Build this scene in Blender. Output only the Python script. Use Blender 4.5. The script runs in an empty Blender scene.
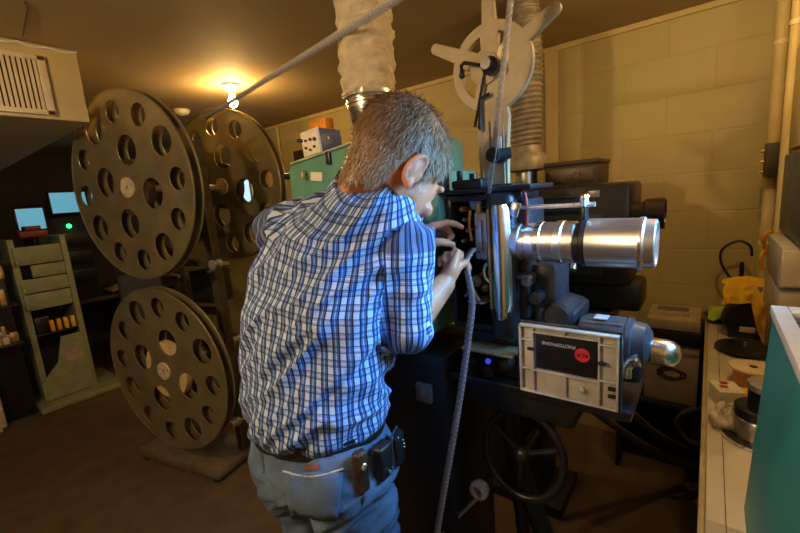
import bpy, bmesh, math, random
from mathutils import Vector as V, Matrix as M, noise
random.seed(7)
PI = math.pi
sc = bpy.context.scene
COL = sc.collection
# ------------------------------------------------------------------ camera model (metres, z up, x along the block wall)
F = 400.0; PITCH = math.radians(9.9); ROLL = math.radians(4.57); EYE = V((0, 0, 1.6))
fx, fy = -math.sin(math.radians(38)), math.cos(math.radians(38))
FW = V((fx*math.cos(PITCH), fy*math.cos(PITCH), -math.sin(PITCH)))
R0 = V((fy, -fx, 0)); U0 = R0.cross(FW)
RT = R0*math.cos(ROLL) - U0*math.sin(ROLL); UP = R0*math.sin(ROLL) + U0*math.cos(ROLL)
def ray(px, py): return FW + RT*((px-400)/F) + UP*((266.5-py)/F)
def D(px, py, d): return EYE + ray(px, py)*d
def Yp(px, py, y): r = ray(px, py); return EYE + r*(y/r.y)
def Xp(px, py, x): r = ray(px, py); return EYE + r*(x/r.x)
def Zp(px, py, z): r = ray(px, py); return EYE + r*((z-1.6)/r.z)
cd = bpy.data.cameras.new('camera'); cam = bpy.data.objects.new('camera', cd); COL.objects.link(cam)
cd.sensor_width = 36; cd.lens = F*36/800; cd.clip_start = .02
mt = M((RT, UP, -FW)).transposed().to_4x4(); mt.translation = EYE; cam.matrix_world = mt
sc.camera = cam
sc.view_settings.view_transform = 'Standard'; sc.view_settings.look = 'None'
sc.view_settings.exposure = 0.0; sc.view_settings.gamma = 1.0; sc.view_settings.use_curve_mapping = False

# ------------------------------------------------------------------ materials
MATS = {}
def mat(name, col, rough=.5, metal=0, var=.12, scale=30, bump=0, bscale=None, coat=0, stretch=None, emit=None):
    if name in MATS: return MATS[name]
    m = bpy.data.materials.new(name); m.use_nodes = True
    n = m.node_tree.nodes; l = m.node_tree.links; p = n['Principled BSDF']
    p.inputs['Roughness'].default_value = rough; p.inputs['Metallic'].default_value = metal
    if coat: p.inputs['Coat Weight'].default_value = coat
    tc = n.new('ShaderNodeTexCoord'); mp = n.new('ShaderNodeMapping'); l.new(tc.outputs['Object'], mp.inputs[0])
    if stretch: mp.inputs['Scale'].default_value = stretch
    nz = n.new('ShaderNodeTexNoise'); nz.inputs['Scale'].default_value = scale; nz.inputs['Detail'].default_value = 5
    l.new(mp.outputs[0], nz.inputs['Vector'])
    cr = n.new('ShaderNodeValToRGB'); l.new(nz.outputs['Fac'], cr.inputs[0])
    a = [max(0, c*(1-var*1.6)) for c in col]; b = [min(1, c*(1+var*1.6)) for c in col]
    cr.color_ramp.elements[0].color = (*a, 1); cr.color_ramp.elements[1].color = (*b, 1)
    cr.color_ramp.elements[0].position = .3; cr.color_ramp.elements[1].position = .7
    l.new(cr.outputs[0], p.inputs['Base Color'])
    mr = n.new('ShaderNodeMapRange'); l.new(nz.outputs['Fac'], mr.inputs[0])
    mr.inputs[3].default_value = max(.03, rough-.1); mr.inputs[4].default_value = min(1, rough+.1)
    l.new(mr.outputs[0], p.inputs['Roughness'])
    if bump:
        nb = n.new('ShaderNodeTexNoise'); nb.inputs['Scale'].default_value = bscale or scale*4; nb.inputs['Detail'].default_value = 4
        l.new(mp.outputs[0], nb.inputs['Vector'])
        bp = n.new('ShaderNodeBump'); bp.inputs['Strength'].default_value = bump; bp.inputs['Distance'].default_value = .004
        l.new(nb.outputs['Fac'], bp.inputs['Height']); l.new(bp.outputs[0], p.inputs['Normal'])
    if emit:
        p.inputs['Emission Color'].default_value = (*emit[:3], 1); p.inputs['Emission Strength'].default_value = emit[3]
    MATS[name] = m
    return m
BLACK = mat('black_enamel', (.014, .014, .016), .35, 0, .2, 40)
BLACKM = mat('black_matte', (.012, .011, .011), .7, 0, .2, 40)
DGREY = mat('dark_blue_grey_enamel', (.024, .028, .037), .38, .0, .15, 30)
MGREY = mat('blue_grey_enamel', (.06, .073, .095), .35, .1, .12, 30)
CHROME = mat('chrome', (.82, .82, .83), .24, 1, .05, 20)
STEEL = mat('satin_steel', (.60, .59, .57), .3, .7, .08, 60)
ALU = mat('brushed_aluminium', (.80, .79, .79), .33, 1, .06, 40, stretch=(.3, 20, 20))
ALUB = mat('bright_aluminium', (.86, .87, .9), .25, 1, .04, 40)
GALV = mat('galvanised_metal', (.6, .59, .57), .3, 1, .12, 25)
BRASS = mat('worn_brass', (.6, .40, .14), .34, .6, .2, 30)
REEL = mat('bronze_grey_reel_metal', (.34, .295, .18), .34, .65, .1, 9)
REELHUB = mat('pale_hub_metal', (.66, .58, .43), .45, .2, .1, 20)
TOWER = mat('grey_brown_frame_metal', (.10, .085, .065), .45, .4, .15, 20)
TAN = mat('tan_painted_casting', (.38, .305, .18), .5, 0, .08, 20, .15)
CREAMP = mat('cream_casting_paint', (.45, .425, .37), .5, 0, .12, 25, .1)
TEAL = mat('teal_lamphouse_paint', (.105, .29, .225), .45, 0, .08, 12)
TEAL2 = mat('turquoise_cabinet_paint', (.03, .27, .27), .45, 0, .08, 12)
WHITEP = mat('off_white_paint', (.66, .65, .63), .5, 0, .05, 20)
CREAM = mat('cream_enamel', (.66, .55, .34), .45, 0, .06, 15)
NAVY = mat('navy_blue_paint', (.018, .04, .10), .4, 0, .12, 20)
BROWNP = mat('dark_brown_panel', (.045, .028, .016), .55, 0, .25, 20)
RACKP = mat('olive_grey_panel', (.26, .29, .185), .5, 0, .1, 12)
RED = mat('red_paint', (.42, .03, .03), .45)
REDL = mat('dull_red_ink', (.5, .035, .045), .5)
ORANGE = mat('orange_plastic', (.75, .32, .03), .5)
YELLOW = mat('yellow_paper', (.8, .5, .05), .6)
PAPER = mat('white_paper', (.74, .7, .6), .8, 0, .05, 20)
CARD = mat('pale_cardboard', (.44, .36, .25), .8, 0, .1, 15)
RUBBER = mat('black_rubber', (.018, .017, .016), .55, 0, .2, 30)
HOSEM = mat('grey_brown_cable_jacket', (.09, .07, .055), .5, 0, .2, 30)
GLASS = mat('dark_lens_glass', (.02, .022, .028), .06, 0, .1, 10, coat=.6)
FABRIC = mat('cream_duct_fabric', (.60, .51, .36), .75, 0, .1, 30, .5, 40)
CORR = mat('grey_duct_foil', (.27, .235, .18), .5, .3, .15, 25, .2)
LAMIN = mat('cream_laminate', (.62, .56, .44), .35, 0, .05, 8)
YCLOTH = mat('yellow_dust_cloth', (.85, .50, .035), .9, 0, .06, 20, .5, 250)
GCLOTH = mat('lime_green_cloth', (.36, .55, .06), .9, 0, .06, 20, .5, 250)
WCLOTH = mat('off_white_rag', (.68, .58, .42), .9, 0, .08, 20, .5, 200)
LEATHER = mat('black_leather', (.016, .013, .012), .38, 0, .2, 60, .3, 250)
LEATHERB = mat('brown_black_leather', (.045, .02, .011), .42, 0, .3, 40, .3, 250)
WOODT = mat('tan_wood', (.36, .22, .1), .6, 0, .2, 12, stretch=(1, 8, 8))
TANDISC = mat('tan_paper_label', (.72, .58, .36), .6, 0, .06, 20)
LED = mat('green_indicator', (0, .4, .08), .4, emit=(.02, 1, .15, 6))
SCREEN = mat('blue_monitor_screen', (.05, .1, .12), .3, emit=(.16, .62, .85, .55))
SKYP = mat('daylit_window_pane', (.3, .4, .5), .2, emit=(.45, .72, .95, 1.3))
BULB = mat('glowing_bulb', (1, .8, .5), .4, emit=(1, .62, .24, 90))
SKIN = mat('skin', (.58, .225, .12), .5, 0, .14, 25, .25, 160)
EYEW = mat('eye_white', (.8, .78, .75), .2)
SHOE = mat('brown_shoe_leather', (.07, .04, .025), .5)

# ------------------------------------------------------------------ mesh builder
def frame(d):
    d = d.normalized(); a = V((0, 0, 1)) if abs(d.z) < .9 else V((1, 0, 0))
    u = d.cross(a).normalized(); return u, d.cross(u).normalized()
class B:
    def __init__(s): s.bm = bmesh.new()
    def box(s, lo, hi, bev=0, rot=None, seg=2):
        lo = V(lo); hi = V(hi); c = (lo+hi)/2; d = hi-lo
        r = bmesh.ops.create_cube(s.bm, size=1); vs = r['verts']
        mx = M.Translation(c) @ ((rot.to_4x4()) if rot else M.Identity(4)) @ M.Diagonal((d.x, d.y, d.z, 1))
        bmesh.ops.transform(s.bm, matrix=mx, verts=vs)
        if bev:
            es = list({e for v in vs for e in v.link_edges})
            bmesh.ops.bevel(s.bm, geom=es, offset=bev, segments=seg, affect='EDGES', profile=.5)
        return s
    def loft(s, rings, cap=True, close=True):
        vr = [[s.bm.verts.new(p) for p in r] for r in rings]; n = len(vr[0])
        for a, b in zip(vr, vr[1:]):
            for i in range(n if close else n-1):
                j = (i+1) % n
                try: s.bm.faces.new((a[i], a[j], b[j], b[i]))
                except ValueError: pass
        if cap and close:
            s.bm.faces.new(vr[0][::-1]); s.bm.faces.new(vr[-1])
        return s
    def tube(s, pts, r, seg=12, closed=False, flat=None):
        pts = [V(p) for p in pts]; n = len(pts); rr = r if isinstance(r, (list, tuple)) else [r]*n
        rings = []; u = None
        for i, p in enumerate(pts):
            if closed: d = pts[(i+1) % n]-pts[i-1]
            else: d = pts[min(i+1, n-1)]-pts[max(i-1, 0)]
            d.normalize()
            if u is None: u, _ = frame(d)
            u = (u - d*u.dot(d)).normalized(); w = d.cross(u)
            rings.append([p + (u*math.cos(t) + w*math.sin(t)*(flat or 1))*rr[i] for t in [2*PI*k/seg for k in range(seg)]])
        if closed: rings.append(rings[0]); s.loft(rings, cap=False)
        else: s.loft(rings)
        if closed: bmesh.ops.remove_doubles(s.bm, verts=s.bm.verts, dist=1e-6)
        return s
    def cyl(s, a, b, r, r2=None, seg=24): return s.tube([a, b], [r, r if r2 is None else r2], seg)
    def lathe(s, o, ax, prof, seg=32, cap=True):
        o = V(o); ax = V(ax).normalized(); u, w = frame(ax)
        rings = [[o + ax*h + (u*math.cos(t)+w*math.sin(t))*max(r, 1e-4) for t in [2*PI*k/seg for k in range(seg)]] for r, h in prof]
        return s.loft(rings, cap)
    def sph(s, c, r, mx=None, seg=20):
        q = bmesh.ops.create_uvsphere(s.bm, u_segments=seg, v_segments=max(8, seg//2), radius=1)
        rr = V((r, r, r)) if not hasattr(r, '__len__') else V(r)
        m4 = M.Translation(V(c)) @ (mx.to_4x4() if mx else M.Identity(4)) @ M.Diagonal((*rr, 1))
        bmesh.ops.transform(s.bm, matrix=m4, verts=q['verts']); return s
    def caps(s, pts, rad, seg=14):
        for i, (p, r) in enumerate(zip(pts, rad)): s.sph(p, r, seg=seg)
        for (a, b, ra, rb) in zip(pts, pts[1:], rad, rad[1:]): s.cyl(a, b, ra, rb, seg)
        return s
    def prism(s, poly, o, u, v, th):
        o = V(o); u = V(u); v = V(v); w = u.cross(v).normalized()*th
        pts = [o+u*a+v*b for a, b in poly]
        return s.loft([pts, [p+w for p in pts]])
    def quad(s, pts): s.bm.faces.new([s.bm.verts.new(p) for p in pts]); return s
    def mesh(s, name):
        bmesh.ops.recalc_face_normals(s.bm, faces=s.bm.faces)
        me = bpy.data.meshes.new(name); s.bm.to_mesh(me); s.bm.free(); return me

def put(name, me, m, parent=None, smooth=40, label=None):
    o = bpy.data.objects.new(name, me); COL.objects.link(o)
    if m: me.materials.clear(); me.materials.append(m)
    if smooth:
        me.polygons.foreach_set('use_smooth', [True]*len(me.polygons)); me.set_sharp_from_angle(angle=math.radians(smooth))
    if parent:
        o.parent = parent
        if parent.type == 'EMPTY': o.matrix_parent_inverse = M.Translation(parent.location).inverted()
    if label: o['label'] = label
    return o
def obj(name, b, m, parent=None, smooth=40, label=None): return put(name, b.mesh(name), m, parent, smooth, label)
def tag(o, label, cat, group=None):
    o['label'] = label; o['category'] = cat
    if group: o['group'] = group
    return o
def thing(name, label, cat, loc, group=None):
    o = bpy.data.objects.new(name, None); COL.objects.link(o); o.location = V(loc); o.empty_display_size = .05
    return tag(o, label, cat, group)
def struct(name, b, m, smooth=None):
    o = obj(name, b, m, None, smooth); o['kind'] = 'structure'; return o
def evalmesh(o, name):
    dg = bpy.context.evaluated_depsgraph_get(); dg.update()
    me = bpy.data.meshes.new_from_object(o.evaluated_get(dg)); me.name = name
    d = o.data; bpy.data.objects.remove(o)
    return me
def plate(outer, holes, th, mx, bev=0, name='plate'):
    cu = bpy.data.curves.new(name, 'CURVE'); cu.dimensions = '2D'; cu.fill_mode = 'BOTH'
    cu.extrude = th/2; cu.bevel_depth = bev; cu.bevel_resolution = 1
    for pl in [outer]+holes:
        sp = cu.splines.new('POLY'); sp.points.add(len(pl)-1); sp.use_cyclic_u = True
        for p, q in zip(sp.points, pl): p.co = (q[0], q[1], 0, 1)
    o = bpy.data.objects.new(name, cu); COL.objects.link(o); me = evalmesh(o, name); me.transform(mx); me.materials.clear(); return me
def text_mesh(body, size, mx, ext=.0006, bold=0):
    cu = bpy.data.curves.new('lettering', 'FONT'); cu.body = body; cu.size = size; cu.extrude = ext; cu.align_x = 'CENTER'; cu.align_y = 'CENTER'; cu.offset = bold
    o = bpy.data.objects.new('lettering', cu); COL.objects.link(o); me = evalmesh(o, 'lettering'); me.transform(mx); me.materials.clear(); return me
def basis(o, u, v, w):
    m = M((V(u), V(v), V(w))).transposed().to_4x4(); m.translation = V(o); return m
def remesh(b, vox, name, smooth=6, fac=.5):
    me = b.mesh(name); o = bpy.data.objects.new(name, me); COL.objects.link(o)
    r = o.modifiers.new('r', 'REMESH'); r.mode = 'VOXEL'; r.voxel_size = vox
    if smooth: q = o.modifiers.new('s', 'SMOOTH'); q.iterations = smooth; q.factor = fac
    return evalmesh(o, name)
def circ(cx, cy, r, n=28, a0=0): return [(cx+r*math.cos(a0+2*PI*k/n), cy+r*math.sin(a0+2*PI*k/n)) for k in range(n)]
X, Y, Z = V((1, 0, 0)), V((0, 1, 0)), V((0, 0, 1))

# ================================================================== THE ROOM
XW, YW, CH = .25, 2.63, 2.4
XL, YB = -6.2, -1.7
def wall_material():
    m = bpy.data.materials.new('painted_concrete_block'); m.use_nodes = True
    n = m.node_tree.nodes; l = m.node_tree.links; p = n['Principled BSDF']; p.inputs['Roughness'].default_value = .55
    tc = n.new('ShaderNodeTexCoord'); mp = n.new('ShaderNodeMapping'); mp.inputs['Rotation'].default_value = (PI/2, 0, 0)
    l.new(tc.outputs['Object'], mp.inputs[0])
    br = n.new('ShaderNodeTexBrick'); l.new(mp.outputs[0], br.inputs['Vector'])
    for k, v in dict(Scale=1, **{'Mortar Size': .006, 'Mortar Smooth': .6, 'Brick Width': .4, 'Row Height': .2, 'Bias': 0}).items(): br.inputs[k].default_value = v
    br.inputs['Color1'].default_value = (.49, .41, .19, 1); br.inputs['Color2'].default_value = (.50, .42, .195, 1); br.inputs['Mortar'].default_value = (.475, .395, .18, 1)
    nz = n.new('ShaderNodeTexNoise'); nz.inputs['Scale'].default_value = 3; nz.inputs['Detail'].default_value = 6; l.new(tc.outputs['Object'], nz.inputs['Vector'])
    mx = n.new('ShaderNodeMix'); mx.data_type = 'RGBA'; mx.blend_type = 'MULTIPLY'; mx.inputs[0].default_value = .25
    l.new(br.outputs['Color'], mx.inputs[6]); l.new(nz.outputs['Color'], mx.inputs[7]); l.new(mx.outputs[2], p.inputs['Base Color'])
    nf = n.new('ShaderNodeTexNoise'); nf.inputs['Scale'].default_value = 90; l.new(tc.outputs['Object'], nf.inputs['Vector'])
    ad = n.new('ShaderNodeMath'); ad.operation = 'MULTIPLY_ADD'; l.new(nf.outputs['Fac'], ad.inputs[0]); ad.inputs[1].default_value = .25
    iv = n.new('ShaderNodeMath'); iv.operation = 'SUBTRACT'; iv.inputs[0].default_value = 1; l.new(br.outputs['Fac'], iv.inputs[1]); l.new(iv.outputs[0], ad.inputs[2])
    bp = n.new('ShaderNodeBump'); bp.inputs['Strength'].default_value = .3; bp.inputs['Distance'].default_value = .004
    l.new(ad.outputs[0], bp.inputs['Height']); l.new(bp.outputs[0], p.inputs['Normal'])
    return m
WALL = wall_material()
CEIL = mat('ceiling_paint', (.38, .28, .14), .75, 0, .06, 2, .15, 60)
CARPET = mat('dark_brown_carpet', (.12, .08, .042), .95, 0, .13, 8, .8, 300)
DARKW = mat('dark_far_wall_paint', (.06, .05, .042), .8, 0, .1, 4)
FRONTW = mat('cream_wall_paint', (.54, .43, .20), .6, 0, .06, 5, .15, 80)
struct('floor', B().box((XL, YB, -.1), (XW, YW, 0)), CARPET)
struct('ceiling', B().box((XL, YB, CH), (XW, YW, CH+.1)), CEIL)
struct('wall_back', B().box((XL, YW, -.1), (XW+.15, YW+.15, CH+.1)), WALL)
struct('wall_front', B().box((XW, YB, -.1), (XW+.15, YW, CH+.1)), FRONTW)
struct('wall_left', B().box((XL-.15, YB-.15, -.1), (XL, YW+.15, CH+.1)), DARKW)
struct('wall_near', B().box((XL, YB-.15, -.1), (XW+.15, YB, CH+.1)), DARKW)
struct('trim_1', B().box((XL, YW-.014, CH-.03), (XW, YW, CH), .004), FRONTW)
# vertical pilaster joint on the block wall
struct('trim_2', B().box((Yp(546, 100, YW).x, YW-.025, 0), (Yp(559, 100, YW).x, YW, CH-.03), .006), FRONTW)
# far daylit window
w = struct('window_1', B().box((-4.36, YW-.05, 1.60), (-3.66, YW, 1.65), .004).box((-4.36, YW-.05, 2.0), (-3.66, YW, 2.05), .004)
    .box((-4.36, YW-.05, 1.65), (-4.31, YW, 2.0), .004).box((-3.71, YW-.05, 1.65), (-3.66, YW, 2.0), .004).box((-4.03, YW-.05, 1.65), (-3.99, YW, 2.0), .004), FRONTW)
obj('window_pane', B().box((-4.31, YW-.03, 1.65), (-3.71, YW-.012, 2.0)), SKYP, w)
# projection port in the front wall, daylight behind it
WY0, WY1, WZ0, WZ1 = .66, 1.22, 1.47, 1.92
b = B()
for lo, hi in [((WY0-.05, WZ0-.05), (WY1+.05, WZ0)), ((WY0-.05, WZ1), (WY1+.05, WZ1+.05)), ((WY0-.05, WZ0), (WY0, WZ1)), ((WY1, WZ0), (WY1+.05, WZ1)), ((.93, WZ0), (.95, WZ1))]:
    b.box((XW-.04, lo[0], lo[1]), (XW, hi[0], hi[1]), .004)
w = struct('window_2', b, FRONTW)
obj('window_pane', B().box((XW-.02, WY0, WZ0), (XW-.008, WY1, WZ1)), SKYP, w)

# ceiling bulkhead with grille at upper left
blk = struct('trim_3', B().box((-5.9, -.9, 2.075), (-2.42, .735, CH), .006), FRONTW)
t = thing('air_vent', 'cream slatted air vent grille on the bulkhead at upper left', 'vent', (-2.41, .55, 2.1))
g0, g1, h0, h1 = .36, .605, 2.09, 2.345
b = B()
for lo, hi in [((g0, h0), (g1, h0+.022)), ((g0, h1-.022), (g1, h1)), ((g0, h0), (g0+.022, h1)), ((g1-.03, h0), (g1, h1))]:
    b.box((-2.419, lo[0], lo[1]), (-2.402, hi[0], hi[1]), .003)
obj('frame', b, CREAM, t)
obj('backing', B().box((-2.419, g0+.01, h0+.01), (-2.416, g1-.01, h1-.01)), BLACKM, t)
k = g0+.026
while k < g1-.036:
    obj('slat', B().box((-2.4165, k, h0+.02), (-2.4045, k+.011, h1-.02), .001, None), CREAM, t); k += .0175
tag(obj('bulkhead_wire', B().tube([(-2.413, .735-k*.03, CH-.008-.012*abs(math.sin(k*.9))) for k in range(20)] , .005, 8), PAPER),
    'thin white wire running along the top edge of the bulkhead', 'wire')
tag(obj('ceiling_wire', B().tube([Zp(25, 2, CH-.004)+V((0, 0, .002)), Zp(28, 8, CH-.004), Zp(26, 18, CH-.004), Zp(23, 36, CH-.006)], .003, 8), BROWNP),
    'thin dark wire tacked across the ceiling above the bulkhead', 'wire')

# ceiling lamps
def ceil_lamp(loc, label):
    t = thing('ceiling_lamp', label, 'lamp', (loc[0], loc[1], CH))
    obj('lamp_base', B().lathe((loc[0], loc[1], CH), -Z, [(.055, 0), (.055, .012), (.035, .03), (.02, .045), (.02, .06)], 28), PAPER, t)
    obj('bulb', B().lathe((loc[0], loc[1], CH-.055), -Z, [(.013, 0), (.014, .012), (.024, .032), (.03, .05), (.029, .065), (.02, .08), (.006, .088)], 24), BULB, t)
    return t
BL = V((-2.5, 1.57, CH))
ceil_lamp(BL, 'bare glowing bulb on the ceiling above the tall reels')
BL2 = V((-1.15, -.7, CH))
ceil_lamp(BL2, 'bare ceiling bulb behind the camera')
BL3 = V((.10, 1.62, CH))
ceil_lamp(BL3, 'bare ceiling bulb over the bench at the right')
t = thing('smoke_detector', 'small round cream fitting on the ceiling just left of the glowing bulb', 'detector', Zp(181, 110, CH))
p = Zp(181, 110, CH)
obj('housing', B().lathe(p, -Z, [(.06, 0), (.06, .015), (.05, .03), (.02, .042), (.003, .044)], 28), PAPER, t)
obj('base_ring', B().lathe(p, -Z, [(.066, 0), (.066, .006), (.05, .008)], 28), CREAM, t)

def point(name, loc, power, col, r):
    l = bpy.data.lights.new(name, 'POINT'); l.energy = power; l.color = col; l.shadow_soft_size = r
    o = bpy.data.objects.new(name, l); COL.objects.link(o); o.location = loc; return o
def area(name, loc, target, sx, sy, power, col):
    l = bpy.data.lights.new(name, 'AREA'); l.shape = 'RECTANGLE'; l.size = sx; l.size_y = sy; l.energy = power; l.color = col
    o = bpy.data.objects.new(name, l); COL.objects.link(o); o.location = loc
    o.rotation_euler = (V(target)-V(loc)).to_track_quat('-Z', 'Y').to_euler(); return o
point('bulb_light', BL-V((0, 0, .10)), 115, (1, .60, .20), .035)
point('second_bulb_light', BL2-V((0, 0, .16)), 54, (1, .68, .36), .03)
point('bench_bulb_light', BL3-V((0, 0, .16)), 9.5, (1, .66, .26), .03)
dl = area('daylight', (XW-.05, (WY0+WY1)/2, (WZ0+WZ1)/2), (-.75, .62, 1.15), WY1-WY0-.04, WZ1-WZ0-.04, 10, (.17, .53, 1))
dl.data.spread = math.radians(85)
# clamp work lamp behind the photographer, on a stand
LS = V((-1.05, -.62, 1.78))
t = thing('work_lamp', 'work lamp on a black stand behind the camera', 'lamp', (LS.x, LS.y, 0))
obj('pole', B().cyl((LS.x, LS.y-.08, .02), (LS.x, LS.y-.08, 1.8), .012), BLACK, t)
obj('base', B().lathe((LS.x, LS.y-.08, 0), Z, [(.16, 0), (.16, .015), (.03, .03)]), BLACK, t)
obj('lamp_shade', B().loft([[LS+V((r*math.cos(a), h, r*math.sin(a))) for a in [2*PI*k/24 for k in range(24)]] for r, h in [(.03, -.11), (.06, -.08), (.09, -.02), (.086, -.02), (.055, -.075), (.02, -.1)]]), ALU, t)
obj('bulb', B().sph(LS+V((0, -.04, 0)), .025), BULB, t)
point('work_light', LS+V((0, .02, 0)), 12, (1, .74, .44), .035)

# ================================================================== REELS ON THE TOWER
AZ = math.radians(102.8); NN = V((math.cos(AZ), math.sin(AZ), 0)); DD = V((-NN.y, NN.x, 0))   # DD horizontal in reel plane
RR = .48
def make_reel(c, label, film_r, rot, group):
    c = V(c)
    t = thing('film_reel', label, 'film reel', c, group)
    holes = [circ(0, 0, .016, 16)]
    for k in range(4):
        a = rot+k*PI/2
        holes.append(circ(RR*.765*math.cos(a), RR*.765*math.sin(a), RR*.15))
        for j in (1, 2): holes.append(circ(RR*.785*math.cos(a+j*PI/6), RR*.785*math.sin(a+j*PI/6), RR*.117))
        holes.append(circ(RR*.39*math.cos(a+PI/4), RR*.39*math.sin(a+PI/4), RR*.16))
    U = -DD if DD.x < 0 else DD
    mx = lambda off: basis(c+NN*off, U, Z, U.cross(Z))
    GAP = .05
    for nm, off in (('front_flange', -GAP/2), ('back_flange', GAP/2)):
        f = put(nm, plate(circ(0, 0, RR-.004, 96), holes, .004, mx(off), .0015, nm), REEL, t)
        obj('rolled_rim', B().tube([c+NN*off+(U*math.cos(a)+Z*math.sin(a))*(RR-.004) for a in [2*PI*k/96 for k in range(96)]], .006, 8, True), REEL, f)
    obj('film_roll', B().lathe(c-NN*(GAP/2-.006), NN, [(.06, 0), (film_r, 0), (film_r, GAP-.012), (.06, GAP-.012)], 64),
        mat('wound_film', (.055, .035, .02), .4, 0, .2, 40) if film_r < .16 else mat('pale_film_leader', (.62, .5, .3), .5, 0, .1, 20), t)
    obj('core', B().lathe(c-NN*GAP/2, NN, [(.065, .003), (.065, GAP-.003)], 32), REELHUB, t)
    hub = put('hub_plate', plate(circ(0, 0, .05, 40), [[((.032 if k % 2 else .009)*math.cos(k*PI/5), (.032 if k % 2 else .009)*math.sin(k*PI/5)) for k in range(10)]], .008, mx(-GAP/2-.006), .0015), REELHUB, t)
    for k in range(5):
        a = k*2*PI/5+.3; p = c+NN*(-GAP/2-.012)+(U*math.cos(a)+Z*math.sin(a))*.042
        obj('bolt', B().cyl(p, p+NN*.006, .004, seg=8), TOWER, hub)
    return t
def dup(r, loc, label):
    q = r.copy(); COL.objects.link(q); q.location = V(loc); q['label'] = label
    for ch in list(r.children):
        c = ch.copy(); COL.objects.link(c); c.parent = q; c.matrix_parent_inverse = ch.matrix_parent_inverse.copy()
        for g in ch.children:
            d = g.copy(); COL.objects.link(d); d.parent = c
    return q
RC1 = V((-2.385, .857, 1.754)); RC2 = V((-2.42, .875, .732)); RC3 = RC1+NN*.60
GR = 'large film reels on the reel tower'
r1 = make_reel(RC1, 'upper large perforated metal film reel facing the camera, nearest the ceiling', .145, math.radians(32), GR)
make_reel(RC2, 'lower large perforated metal film reel just above the floor', .168, math.radians(24), GR)
dup(r1, RC3, 'large film reel behind the tower frame, partly hidden by the upper front reel')

t = thing('reel_tower', 'dark metal reel tower with base plate holding the large film reels', 'reel stand', (RC2+NN*.3).xy.to_3d())
CT = RC2+NN*.3
def T(u, n, z): return V((CT.x, CT.y, 0))+DD*u+NN*n+Z*z      # tower frame: u along the reels, n across
rotT = M.Rotation(AZ-PI/2, 3, 'Z')
def tb(u, n, z0, z1, du, dn, bev=.006):
    c = T(u, n, (z0+z1)/2); return B().box(c-V((du/2, dn/2, (z1-z0)/2)), c+V((du/2, dn/2, (z1-z0)/2)), bev, rotT)
obj('base_plate', tb(.18, -.0, .02, .085, .76, .52, .02), mat('base_bronze_paint', (.2, .16, .105), .45, .3, .15, 15), t)
for u in (-.15, .5):
    for n in (-.22, .22): p = T(u, n, 0); obj('foot', B().cyl(p, p+Z*.025, .03), RUBBER, t)
for u in (-.17, .17): obj('post', tb(u, -.02, .085, 2.0, .05, .06), TOWER, t)
for z in (.45, .71, 1.0, 1.3, 1.733, 1.97): obj('cross_bar', tb(0, -.02, z-.02, z+.02, .36, .045), TOWER, t)
for z, s in ((1.75, 1), (.73, 1)):
    for n0, n1 in ((-.27, -.05), (.02, .27)): obj('spindle', B().cyl(T(0, n0, z), T(0, n1, z), .02), STEEL, t)
    m = tb(0, .02, z-.09, z+.09, .17, .17, .015); mo = obj('motor_box', m, TOWER, t)
    obj('motor', B().lathe(T(.02, .1, z-.16), -Z, [(.055, 0), (.055, .12), (.045, .14), (.01, .145)]), BLACK, mo)
obj('control_box', tb(-.05, .03, 1.05, 1.25, .2, .14, .01), BLACK, t)
for z, u in ((1.25, -.36), (1.22, .30), (.3, -.3)):
    a = obj('roller_arm', B().tube([T(u*.4, -.05, z), T(u, -.1, z+.06), T(u, -.17, z+.07)], .011, 10), STEEL, t)
    obj('roller', B().lathe(T(u, -.2, z+.07), NN, [(.026, 0), (.026, .008), (.016, .01), (.016, .042), (.026, .044), (.026, .052)], 20), STEEL, a)
for s in (-1, 1): obj('brace', B().tube([T(s*.17, .02, .6), T(s*.19, .22, .09)], .014, 10), TOWER, t)

# ================================================================== FILM STRIPS
def film_material():
    m = bpy.data.materials.new('perforated_film'); m.use_nodes = True; n = m.node_tree.nodes; l = m.node_tree.links
    p = n['Principled BSDF']; p.inputs['Base Color'].default_value = (.36, .35, .37, 1); p.inputs['Roughness'].default_value = .25
    out = n['Material Output']
    uv = n.new('ShaderNodeTexCoord'); sp = n.new('ShaderNodeSeparateXYZ'); l.new(uv.outputs['UV'], sp.inputs[0])
    def mth(op, a, bv):
        k = n.new('ShaderNodeMath'); k.operation = op
        for i, v in enumerate((a, bv)):
            if isinstance(v, (int, float)): k.inputs[i].default_value = v
            else: l.new(v, k.inputs[i])
        return k.outputs[0]
    u, v = sp.outputs[0], sp.outputs[1]
    c = mth('ABSOLUTE', mth('SUBTRACT', u, .5), 0)
    edge = mth('MULTIPLY', mth('GREATER_THAN', c, .31), mth('LESS_THAN', c, .43))
    per = mth('LESS_THAN', mth('FRACT', mth('MULTIPLY', v, 1/.013), 0), .5)
    hole = mth('MULTIPLY', edge, per)
    fr = mth('MULTIPLY', mth('LESS_THAN', c, .27), mth('GREATER_THAN', mth('FRACT', mth('MULTIPLY', v, 1/.019), 0), .12))
    mxc = n.new('ShaderNodeMix'); mxc.data_type = 'RGBA'; l.new(fr, mxc.inputs[0])
    mxc.inputs[6].default_value = (.50, .50, .54, 1); mxc.inputs[7].default_value = (.36, .36, .40, 1); l.new(mxc.outputs[2], p.inputs['Base Color'])
    tr = n.new('ShaderNodeBsdfTransparent'); ms = n.new('ShaderNodeMixShader')
    l.new(hole, ms.inputs[0]); l.new(p.outputs[0], ms.inputs[1]); l.new(tr.outputs[0], ms.inputs[2]); l.new(ms.outputs[0], out.inputs[0])
    return m
FILM = film_material()
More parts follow.
